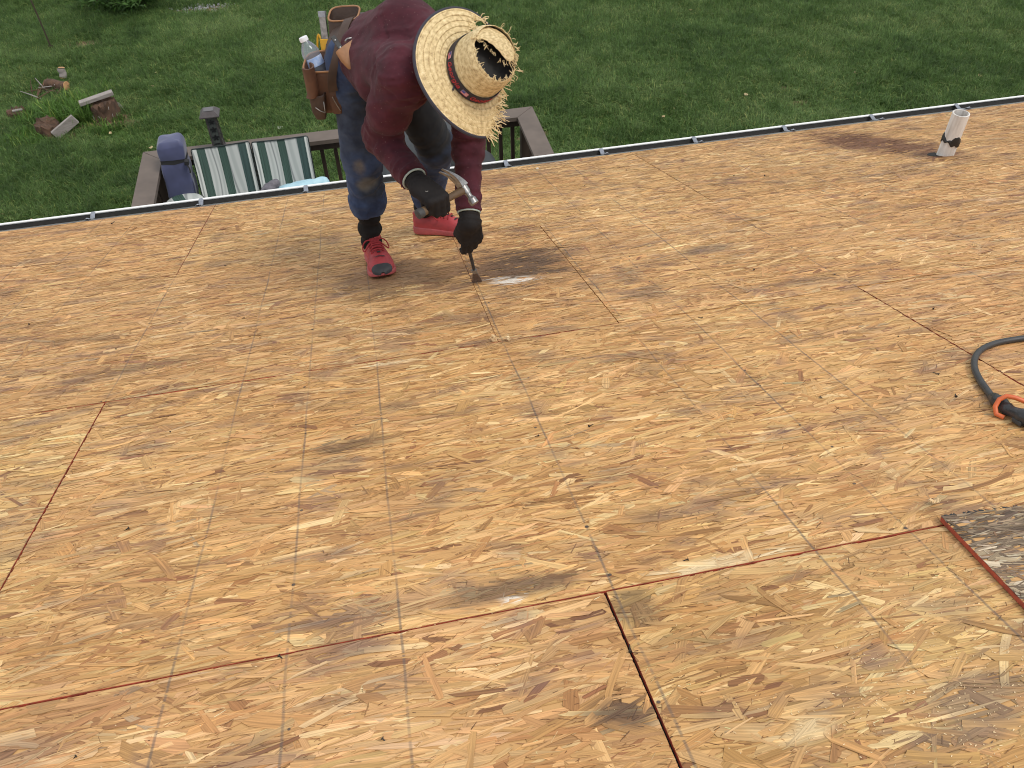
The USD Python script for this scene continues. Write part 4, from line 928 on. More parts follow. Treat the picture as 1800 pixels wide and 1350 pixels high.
shrub(-4.9, 16.2, 0.9, 0.8, 0.6, 1600, 4, 'low dark shrub left of the bigger one at the lawn edge')
zz = float(ground_z(np.array(-3.78), np.array(13.49)))
SK = thing('garden_stake', 'thin dark garden stake standing in the lawn at far left', 'stake', (-3.78, 13.49, zz))
part('stake', tube([(-3.78, 13.49, zz - 0.1), (-3.785, 13.50, zz + 0.6), (-3.80, 13.50, zz + 1.25)], [0.013, 0.012, 0.010], 8), 'deck_stain', SK)
part('foot_plate', bx((-3.78, 13.49, zz + 0.05), (0.07, 0.012, 0.09)), 'deck_stain', SK)

# gravel strip, fallen leaves and litter
def pebbles(n, cx, cy, sx, sy, size, seed, rotz=0.0):
    q = np.random.default_rng(seed); b = trimesh.creation.icosphere(subdivisions=0); V, F, o = [], [], 0
    for k in range(n):
        dx, dy = q.normal(0, sx), q.normal(0, sy); x, y = cx + dx * math.cos(rotz) - dy * math.sin(rotz), cy + dx * math.sin(rotz) + dy * math.cos(rotz)
        v = np.array(b.vertices) * q.uniform(.5, 1.2, 3) * size * q.uniform(.6, 1.4); v = v @ trimesh.transformations.random_rotation_matrix(q.random(3))[:3, :3].T
        V.append(v + [x, y, float(ground_z(np.array(x), np.array(y))) + size * .8 + 0.015]); F.append(np.array(b.faces) + o); o += len(v)
    return np.vstack(V), np.vstack(F)
plain('pale_stone', (0.36, 0.35, 0.37), (0.20, 0.195, 0.21), scale=30, rough=0.8)
solo('gravel', pebbles(150, -1.50, 14.60, 0.26, 0.11, 0.018, 5, -0.05), 'pale_stone', 'pale gravel spilled in a strip at the top of the lawn', 'gravel', kind='stuff', smooth=False)
q = np.random.default_rng(8); n = 130
x, y = q.uniform(-5, 11, n), q.uniform(6.8, 15, n); z = ground_z(x, y) + 0.045 + q.uniform(0, .03, n); s = q.uniform(0.012, 0.032, n); an = q.uniform(0, 6.28, n)
V = np.stack([np.stack([x + s * np.cos(an + k * 1.2566) * (1.5 if k == 0 else 1), y + s * np.sin(an + k * 1.2566) * (1.5 if k == 0 else 1), z + q.uniform(-.012, .012, n)], 1) for k in range(5)], 1)
plain('dry_leaf', (0.52, 0.42, 0.24), (0.34, 0.22, 0.10), scale=8, rough=0.8)
solo('fallen_leaves', (V.reshape(-1, 3), ((np.arange(n) * 5)[:, None, None] + np.array([[0, 1, 2], [0, 2, 3], [0, 3, 4]])[None]).reshape(-1, 3)), 'dry_leaf', 'small dry leaves scattered over the lawn', 'leaves', kind='stuff', smooth=False)
for k, (x, y, s, lb) in enumerate([(-0.92, 13.8, 0.05, 'small white scrap at the top of the lawn left of the worker'), (-0.22, 9.98, 0.035, 'small white scrap beside the bare patch behind the deck'), (3.55, 13.2, 0.04, 'tiny white scrap near the top middle of the lawn')]):
    z = float(ground_z(np.array(x), np.array(y))) + 0.05; q = np.random.default_rng(k)
    g = np.array([[[x + s * (a - 1.5) / 1.5, y + s * .8 * (b - 1.5) / 1.5, z + q.uniform(0, .03)] for b in range(4)] for a in range(4)])
    solo('litter', sheet(g, 0.002), 'paper', lb, 'litter', smooth=60)
# ------------------------------------------------------------------ the worker
A3 = lambda *q: np.array(q, float)
J = dict(Rank=A3(.847, 2.160, 3.461), Rknee=A3(.868, 2.105, 3.862), Rhip=A3(.886, 2.092, 4.244), Lank=A3(1.097, 2.466, 3.357), Lknee=A3(1.166, 2.262, 3.785), Lhip=A3(1.020, 2.206, 4.184),
         pel=A3(.955, 2.150, 4.262), neck=A3(1.190, 1.766, 4.395), Rsh=A3(1.023, 1.659, 4.354), Lsh=A3(1.275, 1.893, 4.285), Relb=A3(.940, 1.795, 4.115), Rwri=A3(1.030, 1.562, 4.058), Lelb=A3(1.243, 1.872, 3.985), Lwri=A3(1.200, 1.670, 3.822))
FW = A3(.75, -.66, 0) / np.linalg.norm([.75, -.66]); RT = A3(-.66, -.75, 0) / np.linalg.norm([.66, .75])
HAX = A3(.490, -.590, .640); HAX /= np.linalg.norm(HAX)
HAT = A3(1.236, 1.592, 4.392)                                   # centre of the hat where crown and brim meet
FACE = FW - HAX * (FW @ HAX); FACE /= np.linalg.norm(FACE)
EAR = np.cross(HAX, FACE)
HEAD = HAT - HAX * 0.055

plain('skin', (0.36, 0.19, 0.12), (0.30, 0.15, 0.09), scale=40, rough=0.5)
plain('hair', (0.010, 0.008, 0.007), (0.006, 0.005, 0.005), scale=150, rough=0.5, stretch=(1, 1, .2))
plain('eye_white', (0.7, 0.68, 0.65), (0.65, 0.63, 0.6), rough=0.2)

def cloth(name, ca, cb, weave, rough=0.85, sheen=0.25, bump=0.35, spots=None):
    """woven cloth whose wear and painted-in shade (primvar scol) multiply its dye"""
    N = {'g': ('geometry', {}), 'n': ('noise_texture', {'scale': 11.0, 'detail': 6.0, 'roughness': 0.65}), 'r': ('rgb_ramp', {'ramp': [(0.36, cb), (0.64, ca)]}), 'c': ('attribute', {'attribute': 'scol'}),
         'm': ('mix', {'mix_type': 'multiply', 'fac': 1.0}), 'w': ('noise_texture', {'scale': weave, 'detail': 2.0}), 'b': ('bump', {'strength': bump, 'distance': 0.0016}),
         'p': ('principled_bsdf', {'roughness': rough, 'sheen_weight': sheen, 'sheen_roughness': 0.5, 'specular_ior_level': 0.2})}
    L = [('g.position', 'n.vector'), ('n.fac', 'r.fac'), ('r.color', 'm.color1'), ('c.color', 'm.color2'), ('g.position', 'w.vector'), ('w.fac', 'b.height'), ('b.normal', 'p.normal')]
    out = 'm.color'
    if spots:
        N['v'] = ('noise_texture', {'scale': 170.0, 'detail': 2.0}); N['vr'] = ('map_range', {'from_min': 0.70, 'from_max': 0.76, 'to_min': 0.0, 'to_max': 0.5, 'clamp': True}); N['vm'] = ('mix', {'color2': spots})
        L += [('g.position', 'v.vector'), ('v.fac', 'vr.value'), ('vr.result', 'vm.fac'), (out, 'vm.color1')]; out = 'vm.color'
    mat(name, N, L + [(out, 'p.base_color')])
cloth('maroon_jersey', (0.072, 0.0155, 0.0235), (0.040, 0.009, 0.014), 700, sheen=0.04, spots=(0.3, 0.2, 0.18))
cloth('blue_denim', (0.048, 0.074, 0.145), (0.021, 0.034, 0.076), 520, sheen=0.04, bump=0.5)
cloth('black_knit', (0.016, 0.015, 0.015), (0.010, 0.0095, 0.0095), 420, bump=0.6, sheen=0.0)
cloth('glove_knit', (0.017, 0.014, 0.0135), (0.010, 0.0085, 0.0085), 380, rough=0.75, bump=0.5, sheen=0.0)
plain('glove_trim', (0.34, 0.38, 0.33), (0.26, 0.30, 0.26), scale=80, rough=0.8)
plain('glove_print', (0.40, 0.38, 0.35), (0.12, 0.11, 0.10), scale=120, rough=0.7)

WK = thing('person', 'worker in maroon long sleeves and jeans bending over with hammer and chisel', 'person', (.95, 2.25, 3.30))

def near(p, d, f, w=0.024):
    """adds the relief f only close to the surface"""
    k = np.abs(d) < w
    if k.any():
        d = d.copy(); d[k] += f(p[k])
    return d

# --- body (one continuous surface; clothes cover all but a little of it)
def body_sdf(p):
    d = cone(p, J['pel'] + RT * .055 - A3(0, 0, .02), J['pel'] - RT * .055 - A3(0, 0, .02), .072, .072)
    d = smin(d, cone(p, J['pel'] - A3(0, 0, .03), J['neck'] - FW * .12 - A3(0, 0, .045), .070, .064), .05)
    d = smin(d, cone(p, J['Rsh'] - RT * .03, J['Lsh'] + RT * .03, .042, .042), .04)
    for s in 'RL':
        d = smin(d, cone(p, J[s + 'hip'], J[s + 'knee'], .066, .050), .04)
        d = smin(d, cone(p, J[s + 'knee'], J[s + 'ank'], .050, .034), .02)
        d = smin(d, cone(p, J[s + 'sh'], J[s + 'elb'], .048, .040), .03)
        d = smin(d, cone(p, J[s + 'elb'], J[s + 'wri'], .039, .027), .02)
        t = A3(0, -1, -.10) if s == 'R' else A3(.86, -.5, -.05)
        d = smin(d, cone(p, J[s + 'ank'], J[s + 'ank'] + t * .06 - A3(0, 0, .050), .026, .016), .01)
    d = smin(d, cone(p, J['neck'] - A3(0, 0, .015), HEAD - FACE * .03 - HAX * .05, .044, .046), .03)
    q = np.stack([(p - HEAD) @ EAR, (p - HEAD) @ FACE, (p - HEAD) @ HAX], -1)
    r = A3(.072, .090, .098); head = (np.linalg.norm(q / r, axis=-1) - 1) * .075
    jaw = (np.linalg.norm((q - A3(0, .028, -.075)) / A3(.052, .060, .055), axis=-1) - 1) * .05
    head = smin(head, jaw, .03)
    head = smin(head, cone(q, A3(0, .088, -.015), A3(0, .108, -.050), .009, .015), .012)      # nose
    head = smin(head, cone(q, A3(-.025, .092, -.090), A3(.025, .092, -.090), .007, .007), .008)   # lips
    for sx in (-1, 1):
        head = np.maximum(head, -(np.linalg.norm(q - A3(sx * .032, .104, -.010), axis=-1) - .020))   # eye sockets
        head = smin(head, (np.linalg.norm((q - A3(sx * .076, -.005, -.025)) / A3(.010, .020, .032), axis=-1) - 1) * .012, .008)
    return smin(d, head, .02)
part('body', surfnet(body_sdf, (.66, 1.42, 3.28), (1.48, 2.56, 4.52), .0085), 'skin', WK, smooth=True)
for sx in (-1, 1):
    part('eye', trimesh.Trimesh(trimesh.creation.icosphere(2).vertices * .0125 + HEAD + EAR * sx * .032 + FACE * .079 - HAX * .010, trimesh.creation.icosphere(2).faces), 'eye_white', WK, smooth=True)
def hair_sdf(p):
    q = np.stack([(p - HEAD) @ EAR, (p - HEAD) @ FACE, (p - HEAD) @ HAX], -1)
    d = (np.linalg.norm(q / A3(.080, .098, .106), axis=-1) - 1) * .08
    d = np.maximum(d, -(q[..., 2] + .055)); d = np.maximum(d, (q[..., 1] * .8 - q[..., 2] - .055))
    return d + .006 * wob(p, 60, 2, 2)
part('hair', surfnet(hair_sdf, HEAD - .15, HEAD + .15, .007), 'hair', WK, smooth=True)

# --- shirt
def crease(t, at, w, depth): return sum(-dp * np.exp(-((t - a) / ww) ** 2) for a, ww, dp in zip(at, w, depth))
def along(p, a, b): return ((p - a) @ (b - a)) / ((b - a) @ (b - a))
hem = J['pel'] - FW * .055 - A3(0, 0, .01)
SPN = J['neck'] - J['pel']; SPN_N = SPN / np.linalg.norm(SPN); UPN = np.cross(RT, SPN_N); UPN = UPN if UPN[2] > 0 else -UPN
def ridged(q, s, seed):
    """sharp little cloth ridges: 0 in the flats, up to 1 on a crease"""
    a = meshkit.noise(q * s + 50, seed); b = meshkit.noise(q * s * 2.1 + 80, seed + 1)
    return 0.7 * (1 - np.abs(2 * a - 1)) ** 3 + 0.3 * (1 - np.abs(2 * b - 1)) ** 3
def in_frame(q, o, R): return (q - o) @ R
def shirt_sdf(p):
    S0 = J['pel'] + SPN_N * .055
    d = cone(p, S0 + RT * .075 - UPN * .01, J['Rsh'] - RT * .040 - FW * .01, .090, .086)
    d = smin(d, cone(p, S0 - RT * .075 - UPN * .01, J['Lsh'] + RT * .040 - FW * .01, .090, .086), .06)
    d = smin(d, cone(p, S0 + UPN * .020, J['pel'] + SPN * .55 + UPN * .046, .098, .102), .06)
    d = smin(d, cone(p, J['pel'] + SPN * .55 + UPN * .046, J['neck'] - SPN_N * .05 + UPN * .000, .102, .080), .06)
    d = smin(d, cone(p, J['pel'] + SPN * .30 - UPN * .075, J['pel'] + SPN * .70 - UPN * .085, .070, .075), .06)        # loose front
    d = smin(d, cone(p, S0 + RT * .080 - UPN * .05, J['Rsh'] * .4 + J['pel'] * .6 + RT * .07 - UPN * .07, .055, .060), .05)     # cloth hanging from the side
    d = smin(d, cone(p, J['neck'] - SPN_N * .05, J['neck'] + SPN_N * .030 - UPN * .010, .066, .056), .05)             # collar
    for s, q in (('R', 1), ('L', -1)):
        e = J[s + 'elb']
        d = smin(d, cone(p, J[s + 'sh'] - RT * q * .02, J[s + 'sh'] * .5 + e * .5, .068, .064), .04)
        d = smin(d, cone(p, J[s + 'sh'] * .5 + e * .5, e, .064, .056), .03)
        d = smin(d, cone(p, e, J[s + 'wri'] + (e - J[s + 'wri']) * .02, .055 if s == 'R' else .052, .041 if s == 'R' else .038), .022)
    TF = np.stack([SPN_N, RT, UPN], 1)
    def f(q):
        o = 0.008 * wob(q * A3(1, 1, .7), 8, 3, 3)
        tq = in_frame(q, J['pel'], TF)
        # long pull creases that run from the hem to the armpits, slack cloth at the sides and the waist
        side = np.clip((np.abs(tq[:, 1]) - .03) / .10, .10, 1); along_ = np.clip(tq[:, 0] / .5, 0, 1)
        o = o - .0125 * side * ridged(tq * A3(6.5, 21, 21) + 1.8 * wob(q, 5, 6, 2)[:, None], 1.0, 11) * (0.35 + 0.65 * np.abs(along_ - .45) * 1.8)
        o = o - .0065 * np.clip(1 - along_ / .30, 0, 1) * ridged(tq * A3(26, 8, 12) + 2 * wob(q, 6, 8, 2)[:, None], 1.0, 21)
        for s in 'RL':
            e, w_, h_ = J[s + 'elb'], J[s + 'wri'], J[s + 'sh']
            for A, B, k0, seed in ((h_, e, .78, 31), (e, w_, .12, 41), (e, w_, .92, 51)):
                t = along(q, A, B); ax = (B - A) / np.linalg.norm(B - A); dist = np.linalg.norm(q - A - np.clip(t, 0, 1)[:, None] * (B - A), axis=-1)
                m_ = np.clip(1.9 - dist / .055, 0, 1); F_ = frame(ax); lq = in_frame(q, A, F_)
                o = o - m_ * .0125 * ridged(lq * A3(9, 9, 34) + 1.5 * wob(q, 8, seed, 2)[:, None], 1.0, seed) * np.exp(-((t - k0) / .30) ** 2)
        sd = along(q, J['Rsh'] - RT * .045, J['Relb']); o = o + 0.0032 * np.exp(-((sd - .06) / .012) ** 2)                 # shoulder seam
        return o + .004
    d = near(p, d, f)
    cut = (p - (J['pel'] + SPN_N * .004)) @ (-SPN_N) + 0.014 * np.sin((p @ RT) * 30 + 2) + .35 * ((p - J['pel']) @ UPN)
    d = np.maximum(d, cut)                                                            # hem
    for s in 'RL':
        v = J[s + 'wri'] - J[s + 'elb']; v /= np.linalg.norm(v)
        d = np.where(np.linalg.norm(p - J[s + 'wri'], axis=-1) < .09, np.maximum(d, (p - J[s + 'wri']) @ v + .026), d)
    return d
m = surfnet(shirt_sdf, (.80, 1.46, 3.80), (1.42, 2.30, 4.56), .0062)
v = np.array(m.vertices)
k = 1 + 0.15 * np.clip(wob(v, 5, 31, 3) * 3, -1, 1)
part('shirt', m, 'maroon_jersey', WK, smooth=True, attrs={'scol': np.repeat(k[:, None], 3, 1)})

# --- jeans
Rcuf, Lcuf = J['Rank'] + (J['Rknee'] - J['Rank']) * .43, J['Lank'] + (J['Lknee'] - J['Lank']) * .24
def jeans_sdf(p):
    d = cone(p, J['pel'] + RT * .06 - A3(0, 0, .02), J['pel'] - RT * .06 - A3(0, 0, .02), .094, .094)
    d = smin(d, cone(p, J['Rhip'] - A3(.004, -.015, .0), J['Rknee'], .090, .073), .045)
    d = smin(d, cone(p, J['Lhip'] - A3(0, 0, .0), J['Lknee'], .092, .074), .045)
    d = smin(d, cone(p, J['Rknee'], Rcuf + A3(-.003, 0, .0), .070, .069), .03)
    d = smin(d, cone(p, J['Lknee'], Lcuf + A3(0, 0, .0), .070, .064), .03)
    d = smin(d, cone(p, Rcuf + A3(.026, -.008, .030), Rcuf + A3(.024, -.01, .060), .050, .050), .03)      # bunched cuff
    d = smin(d, cone(p, Lcuf + A3(.008, -.006, .01), Lcuf + A3(.008, -.006, .03), .064, .062), .02)
    def f(q):
        o = 0.010 * wob(q * A3(1, 1, .8), 9, 13, 3)
        wv = wob(q, 6, 21, 2)
        for s, lo_ in (('R', 1), ('L', -1)):
            h_, k_, c_ = J[s + 'hip'], J[s + 'knee'], (Rcuf if s == 'R' else Lcuf)
            for A, B, cen_, wd, amp, seed in ((h_, k_, .16, .22, .019, 61), (h_, k_, .85, .25, .013, 71), (k_, c_, .70, .6, .020, 81)):
                t = along(q, A, B); ax = (B - A) / np.linalg.norm(B - A); F_ = frame(ax); lq = in_frame(q, A, F_)
                dist = np.linalg.norm(q - A - np.clip(t, 0, 1)[:, None] * (B - A), axis=-1); m_ = np.clip(1.9 - dist / .07, 0, 1)
                o = o - m_ * amp * ridged(lq * A3(8, 8, 23) + 1.7 * wv[:, None] + .7 * lq[:, :1] * A3(0, 0, 8), 1.0, seed + (0 if s == 'R' else 5)) * np.exp(-((t - cen_) / wd) ** 2)
        return o + .005
    d = near(p, d, f)
    for s, c in (('R', Rcuf), ('L', Lcuf)):
        v = J[s + 'ank'] - J[s + 'knee']; v /= np.linalg.norm(v)
        ok = np.linalg.norm(p - c, axis=-1) < .16
        d = np.where(ok, np.maximum(d, (p - c) @ v - .012 + .008 * np.sin(p[..., 0] * 60 + p[..., 1] * 30)), d)
        d = np.where(np.linalg.norm(p - c - v * .02, axis=-1) < .09, np.maximum(d, -(cone(p, c - v * .03, c + v * .06, .055, .060))), d)
    return np.maximum(d, (p - J['pel']) @ SPN_N - .06)
m = surfnet(jeans_sdf, (.74, 1.96, 3.42), (1.32, 2.50, 4.40), .0065)
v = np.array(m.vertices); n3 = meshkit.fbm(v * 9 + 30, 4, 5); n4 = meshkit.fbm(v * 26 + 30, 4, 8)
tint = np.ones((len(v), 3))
def grime_and_shade(c, r, col, st, amp=1.2):
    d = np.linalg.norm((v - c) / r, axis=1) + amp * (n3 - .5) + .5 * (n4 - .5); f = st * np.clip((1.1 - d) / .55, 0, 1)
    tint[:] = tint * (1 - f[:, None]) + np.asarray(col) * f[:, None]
NV = A3(-.13, -.69, .71)
grime_and_shade(J['Rhip'] * .32 + J['Rknee'] * .68 + NV * .03, A3(.15, .2, .17), (1.0, .78, .48), .55)            # dark oily front of the thigh
grime_and_shade(J['Lhip'] * .45 + J['Lknee'] * .55, A3(.25, .4, .33), (.30, .20, .105), .97, .7)                     # far leg: black tar stain, plus the shade of the body painted in
grime_and_shade(J['Rknee'] * .55 + Rcuf * .45 + A3(.03, -.05, 0), A3(.075, .2, .075), (.55, .45, .30), .8)
grime_and_shade(J['Rknee'] + A3(-.012, -.06, .01), A3(.030, .12, .042), (4.4, 2.4, .90), .62, 1.5)                   # dusty knee
grime_and_shade(J['Rknee'] + A3(0.0, -.06, -.075), A3(.045, .12, .035), (4.4, 2.7, 1.15), .55, 1.6)
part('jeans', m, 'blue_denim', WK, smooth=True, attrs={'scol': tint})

# --- socks and shoes
plain('shoe_red', (0.38, 0.036, 0.042), (0.26, 0.030, 0.034), scale=34, rough=0.6, bump=0.3, bscale=420, bdist=0.001)
plain('shoe_sole', (0.42, 0.075, 0.080), (0.28, 0.060, 0.060), scale=30, rough=0.55)
plain('shoe_black', (0.030, 0.030, 0.032), (0.020, 0.020, 0.022), scale=40, rough=0.6)
plain('lace_red', (0.33, 0.022, 0.028), (0.24, 0.016, 0.020), scale=200, rough=0.8)
def sock(s, cuff):
    a, b = J[s + 'ank'], cuff
    def f(p):
        d = smin(cone(p, a - A3(0, 0, .03), a + (b - a) * .35, .040, .041), cone(p, a + (b - a) * .35, b + (b - a) * .5, .041, .050), .02)
        t = along(p, a, b)
        return near(p, d, lambda q: .0040 * np.sin(along(q, a, b) * 15 + 5 * wob(q, 10, 3, 2)) + .006 * wob(q, 22, 4, 2))
    m = surfnet(f, np.minimum(a, b) - .09, np.maximum(a, b) + .11, .005)
    part('sock', m, 'black_knit', WK, smooth=True, attrs={'scol': np.ones((len(m.vertices), 3))})
sock('R', Rcuf); sock('L', Lcuf)

def shoe(heel, toe, up, ank, name):
    """running shoe from heel to toe standing on the plane with normal up"""
    heel, toe = np.asarray(heel, float), np.asarray(toe, float); ex = toe - heel; Ln = np.linalg.norm(ex); ex /= Ln
    ez = up - ex * (up @ ex); ez /= np.linalg.norm(ez); ey = np.cross(ez, ex)
    W = lambda x, y, z: heel + np.multiply.outer(x, ex) + np.multiply.outer(y, ey) + np.multiply.outer(z, ez)
    s = np.array([0.0, .02, .06, .14, .25, .38, .50, .62, .74, .84, .92, .97, 1.0])
    hw = np.array([.012, .024, .031, .036, .036, .036, .039, .044, .047, .045, .037, .026, .008]) * Ln / .275
    mid = np.array([0, 0, 0, .001, .002, .003, .003, .002, 0, -.002, -.004, -.005, -.006])
    bot = np.array([.012, .006, .002, .0, .0, .0, .0, .0, .0, .002, .006, .011, .016]); stop = np.array([.040, .042, .042, .041, .038, .034, .031, .029, .028, .028, .028, .027, .024])
    utop = np.array([.088, .100, .104, .102, .098, .098, .096, .083, .066, .055, .046, .038, .027])
    n = 32; a = np.arange(n) * 2 * np.pi / n
    S_ = part('shoe', loft([W(np.full(n, si * Ln), m_ + h * 1.10 * np.sign(np.cos(a)) * np.abs(np.cos(a)) ** .6, (b + t) / 2 + (t - b) / 2 * np.sign(np.sin(a)) * np.abs(np.sin(a)) ** .35) for si, h, m_, b, t in zip(s, hw, mid, bot, stop)]), 'shoe_sole', WK, smooth=50)
    secs = []
    for si, h, m_, b, t in zip(s, hw, mid, stop, utop):
        si2 = .012 + si * .976; h = h * 1.0; zb = b - .006
        aa = np.linspace(-.15, np.pi + .15, n); c_, q_ = np.cos(aa), np.sin(aa)
        lean = .42 if si < .5 else .55
        y = m_ + h * np.sign(c_) * np.abs(c_) ** .75; z = zb + (t - zb) * np.clip(np.sign(q_) * np.abs(q_) ** .62, 0, 1)
        y = m_ + (y - m_) * (1 - lean * np.clip((z - zb - .02) / max(.02, t - zb), 0, 1) ** 1.5 * (1 if si < .72 else .3))
        secs.append(W(np.full(n, si2 * Ln), y, z))
    part('upper', loft(secs, closed=False, cap=False), 'shoe_red', S_, smooth=60)
    # collar round the ankle
    ca2 = np.arange(24) * 2 * np.pi / 24
    col = np.stack([.19 * Ln + .16 * Ln * np.cos(ca2), .029 * np.sin(ca2), .100 + .010 * np.cos(ca2) + .004], 1)
    part('collar', tube(W(*np.vstack([col, col[:1]]).T), .0085, 8), 'shoe_red', S_, smooth=60)
    part('collar_lining', loft([W(.19 * Ln + .15 * Ln * np.cos(ca2), .026 * np.sin(ca2), z + .010 * np.cos(ca2)) for z in (.105, .098)]), 'shoe_black', S_)
    # tongue, laces, toe cap, black eyelet bars
    tg = np.array([[W(x * Ln, y, z) for y in np.linspace(-.018, .018, 7)] for x, z in ((.30, .128), (.34, .119), (.40, .110), (.48, .101), (.56, .093))])
    part('tongue', sheet(tg, .006), 'shoe_red', S_, smooth=60)
    for i, x in enumerate((.40, .455, .51, .565, .62)):
        h = np.interp(x, s, utop) + .004
        p_ = [(x * Ln, -.027, h - .014), ((x + .012) * Ln, -.014, h + .002), ((x + .02) * Ln, 0, h + .005), ((x + .012) * Ln, .014, h + .002), (x * Ln, .027, h - .014)]
        part('lace', tube(W(*spline(p_, 14).T), .0030, 6), 'lace_red', S_, smooth=60)
        part('eyelet_bar', bx(W((x + .030) * Ln, .003, np.interp(x + .03, s, utop) + .0025), (.0105, .014, .0022), np.stack([ex, ey, ez], 1), .0006), 'shoe_black', S_)
    for sg in (-1, 1):
        lp = [(.43 * Ln, sg * .010, .106), (.41 * Ln, sg * .035, .110), (.44 * Ln, sg * .052, .088), (.50 * Ln, sg * .050, .076), (.49 * Ln, sg * .034, .090), (.44 * Ln, sg * .008, .104)]
        part('lace', tube(W(*spline(lp, 30).T), .0028, 6), 'lace_red', S_, smooth=60)
    capg = []
    for si in np.linspace(.885, 1.0, 7):
        h, m_, b, t = (np.interp(si, s, q_) for q_ in (hw, mid, stop, utop)); zb = b - .006
        wdt = math.pi * (.10 + .40 * min(1, (si - .875) / .075))
        aa = np.linspace(math.pi / 2 - wdt, math.pi / 2 + wdt, 15); c_, q_ = np.cos(aa), np.sin(aa)
        y = m_ + (h + .0015) * np.sign(c_) * np.abs(c_) ** .75; z = zb + (t + .002 - zb) * np.clip(np.sign(q_) * np.abs(q_) ** .62, 0, 1)
        y = m_ + (y - m_) * (1 - .165 * np.clip((z - zb - .02) / max(.02, t - zb), 0, 1) ** 1.5)
        capg.append(W(np.full(15, (.012 + si * .976) * Ln + .002), y, z))
    capg.append(capg[-1] * .7 + np.mean(capg[-1], 0) * .3 + ex * .004)
    cap_ = np.array(capg)
    part('toe_cap', sheet(cap_, .003), 'shoe_black', S_, smooth=60)
    for i in range(7):
        part('print_bar', bx(W((.70 + .004 * i) * Ln, -.018 + .006 * i, np.interp(.70, s, utop) - .0005 - .0009 * abs(i - 3)), (.016, .0026, .002), np.stack([ex, ey, ez], 1) @ rotm([0, 0, 1], .3), .0005), 'shoe_black', S_)
    return S_
NRM = A3(0, sa_, ca_)
shoe(RP(.846, 2.302, .0022), RP(.880, 1.990, .0022) + NRM * .0, NRM, J['Rank'], 'R')
shoe(RP(1.048, 2.585, .0022), RP(1.306, 2.438, .0022), NRM, J['Lank'], 'L')

# --- gloved hands
def chain(origin, dirs, lens, rad):
    pts = [np.asarray(origin, float)]
    for d, l in zip(dirs, lens): pts.append(pts[-1] + np.asarray(d) / np.linalg.norm(d) * l)
    return pts
def glove(wri, elb, k, b, a, curls, thumb, hold=None):
    """k: towards the knuckles, a: towards the thumb side, b: out of the back of the hand"""
    R = np.stack([k, a, b], 1); W = lambda q: wri + R @ np.asarray(q, float)
    fore = (wri - elb) / np.linalg.norm(wri - elb)
    LEN = [(.046, .027, .023), (.050, .030, .024), (.047, .028, .023), (.037, .022, .020)]
    SP = [(.090, .031), (.094, .010), (.091, -.011), (.083, -.030)]
    fingers = []
    for (bx0, s), L_, cu in zip(SP, LEN, curls):
        dirs = [R @ np.array([math.cos(math.radians(c)), 0.0, -math.sin(math.radians(c))]) for c in cu]
        fingers.append(chain(W((bx0, s, 0.004)), dirs, L_, None))
    th = chain(W(thumb[0]), [R @ np.array(q, float) for q in thumb[1]], (.044, .034, .028), None)
    def f(p):
        d = rbox(p, W((.050, 0, 0)), R, (.048, .043, .0165), .014)
        d = smin(d, cone(p, W((.010, .002, -.002)), W((.055, .030, -.010)), .026, .020), .025)     # ball of the thumb
        d = smin(d, cone(p, wri - fore * .045, wri + fore * .01, .0345, .031), .025)
        for pts in fingers:
            g = None
            for i in range(3):
                c = cone(p, pts[i], pts[i + 1], (.0128, .0120, .0112)[i], (.0120, .0112, .0095)[i]); g = c if g is None else smin(g, c, .004)
            d = smin(d, g, .006)
        g = None
        for i in range(3):
            c = cone(p, th[i], th[i + 1], (.0165, .0140, .0125)[i], (.0140, .0125, .0105)[i]); g = c if g is None else smin(g, c, .004)
        d = smin(d, g, .007)
        return near(p, d, lambda q: .0022 * wob(q, 70, 5, 2) + .0016 * np.sin(((q - wri) @ fore) * 330) * np.clip(1 - ((q - wri) @ fore - .0) / .03, 0, 1) * np.clip(1 - np.abs((q - wri) @ fore + .02) / .06, 0, 1), .012)
    c = W((.06, 0, -.02))
    m = surfnet(f, c - .145, c + .145, .0034)
    g = part('glove', m, 'glove_knit', WK, smooth=True, attrs={'scol': np.ones((len(m.vertices), 3))})
    e = wri - fore * .030; F_ = frame(fore); t = np.linspace(0, 2 * np.pi, 29)
    part('cuff_trim', tube(e + np.outer(np.cos(t), F_[:, 0]) * .0385 + np.outer(np.sin(t), F_[:, 1]) * .0385, .0036, 6), 'glove_trim', g, smooth=60)
    return g, W, R
# right hand round the hammer handle
CA = AX.T                                                                 # columns: right, down, forward of the photograph, used only to state directions
rk, ra = CA @ A3(.72, .63, -.30), CA @ A3(.66, -.50, .55)
ra /= np.linalg.norm(ra); rk -= ra * (rk @ ra); rk /= np.linalg.norm(rk); rb = np.cross(rk, ra)
if rb @ (CA @ A3(.2, -.6, -.78)) < 0: rb = -rb
fist = [(72, 160, 228), (74, 163, 232), (76, 166, 234), (80, 170, 236)]
gl, WR, RR = glove(J['Rwri'] + A3(.004, -.004, -.004), J['Relb'], rk, rb, ra, fist, ((.030, .036, -.008), [(.55, .55, -.55), (.55, .10, -.80), (.25, -.55, -.80)]))
t_ = np.linspace(0, 2 * np.pi, 25)
part('print', tube(np.array([WR((.040 + .013 * math.cos(t), -.014 + .0065 * math.sin(t), .0176)) for t in t_]), .0011, 5), 'glove_print', gl)
part('print', tube(np.array([WR((.040 + .006 * t, -.014 + .002 * math.sin(4 * t), .0180)) for t in np.linspace(-1, 1, 7)]), .0013, 5), 'glove_print', gl)
hc = WR((.080, 0, -.0265))                                               # centre of the grip
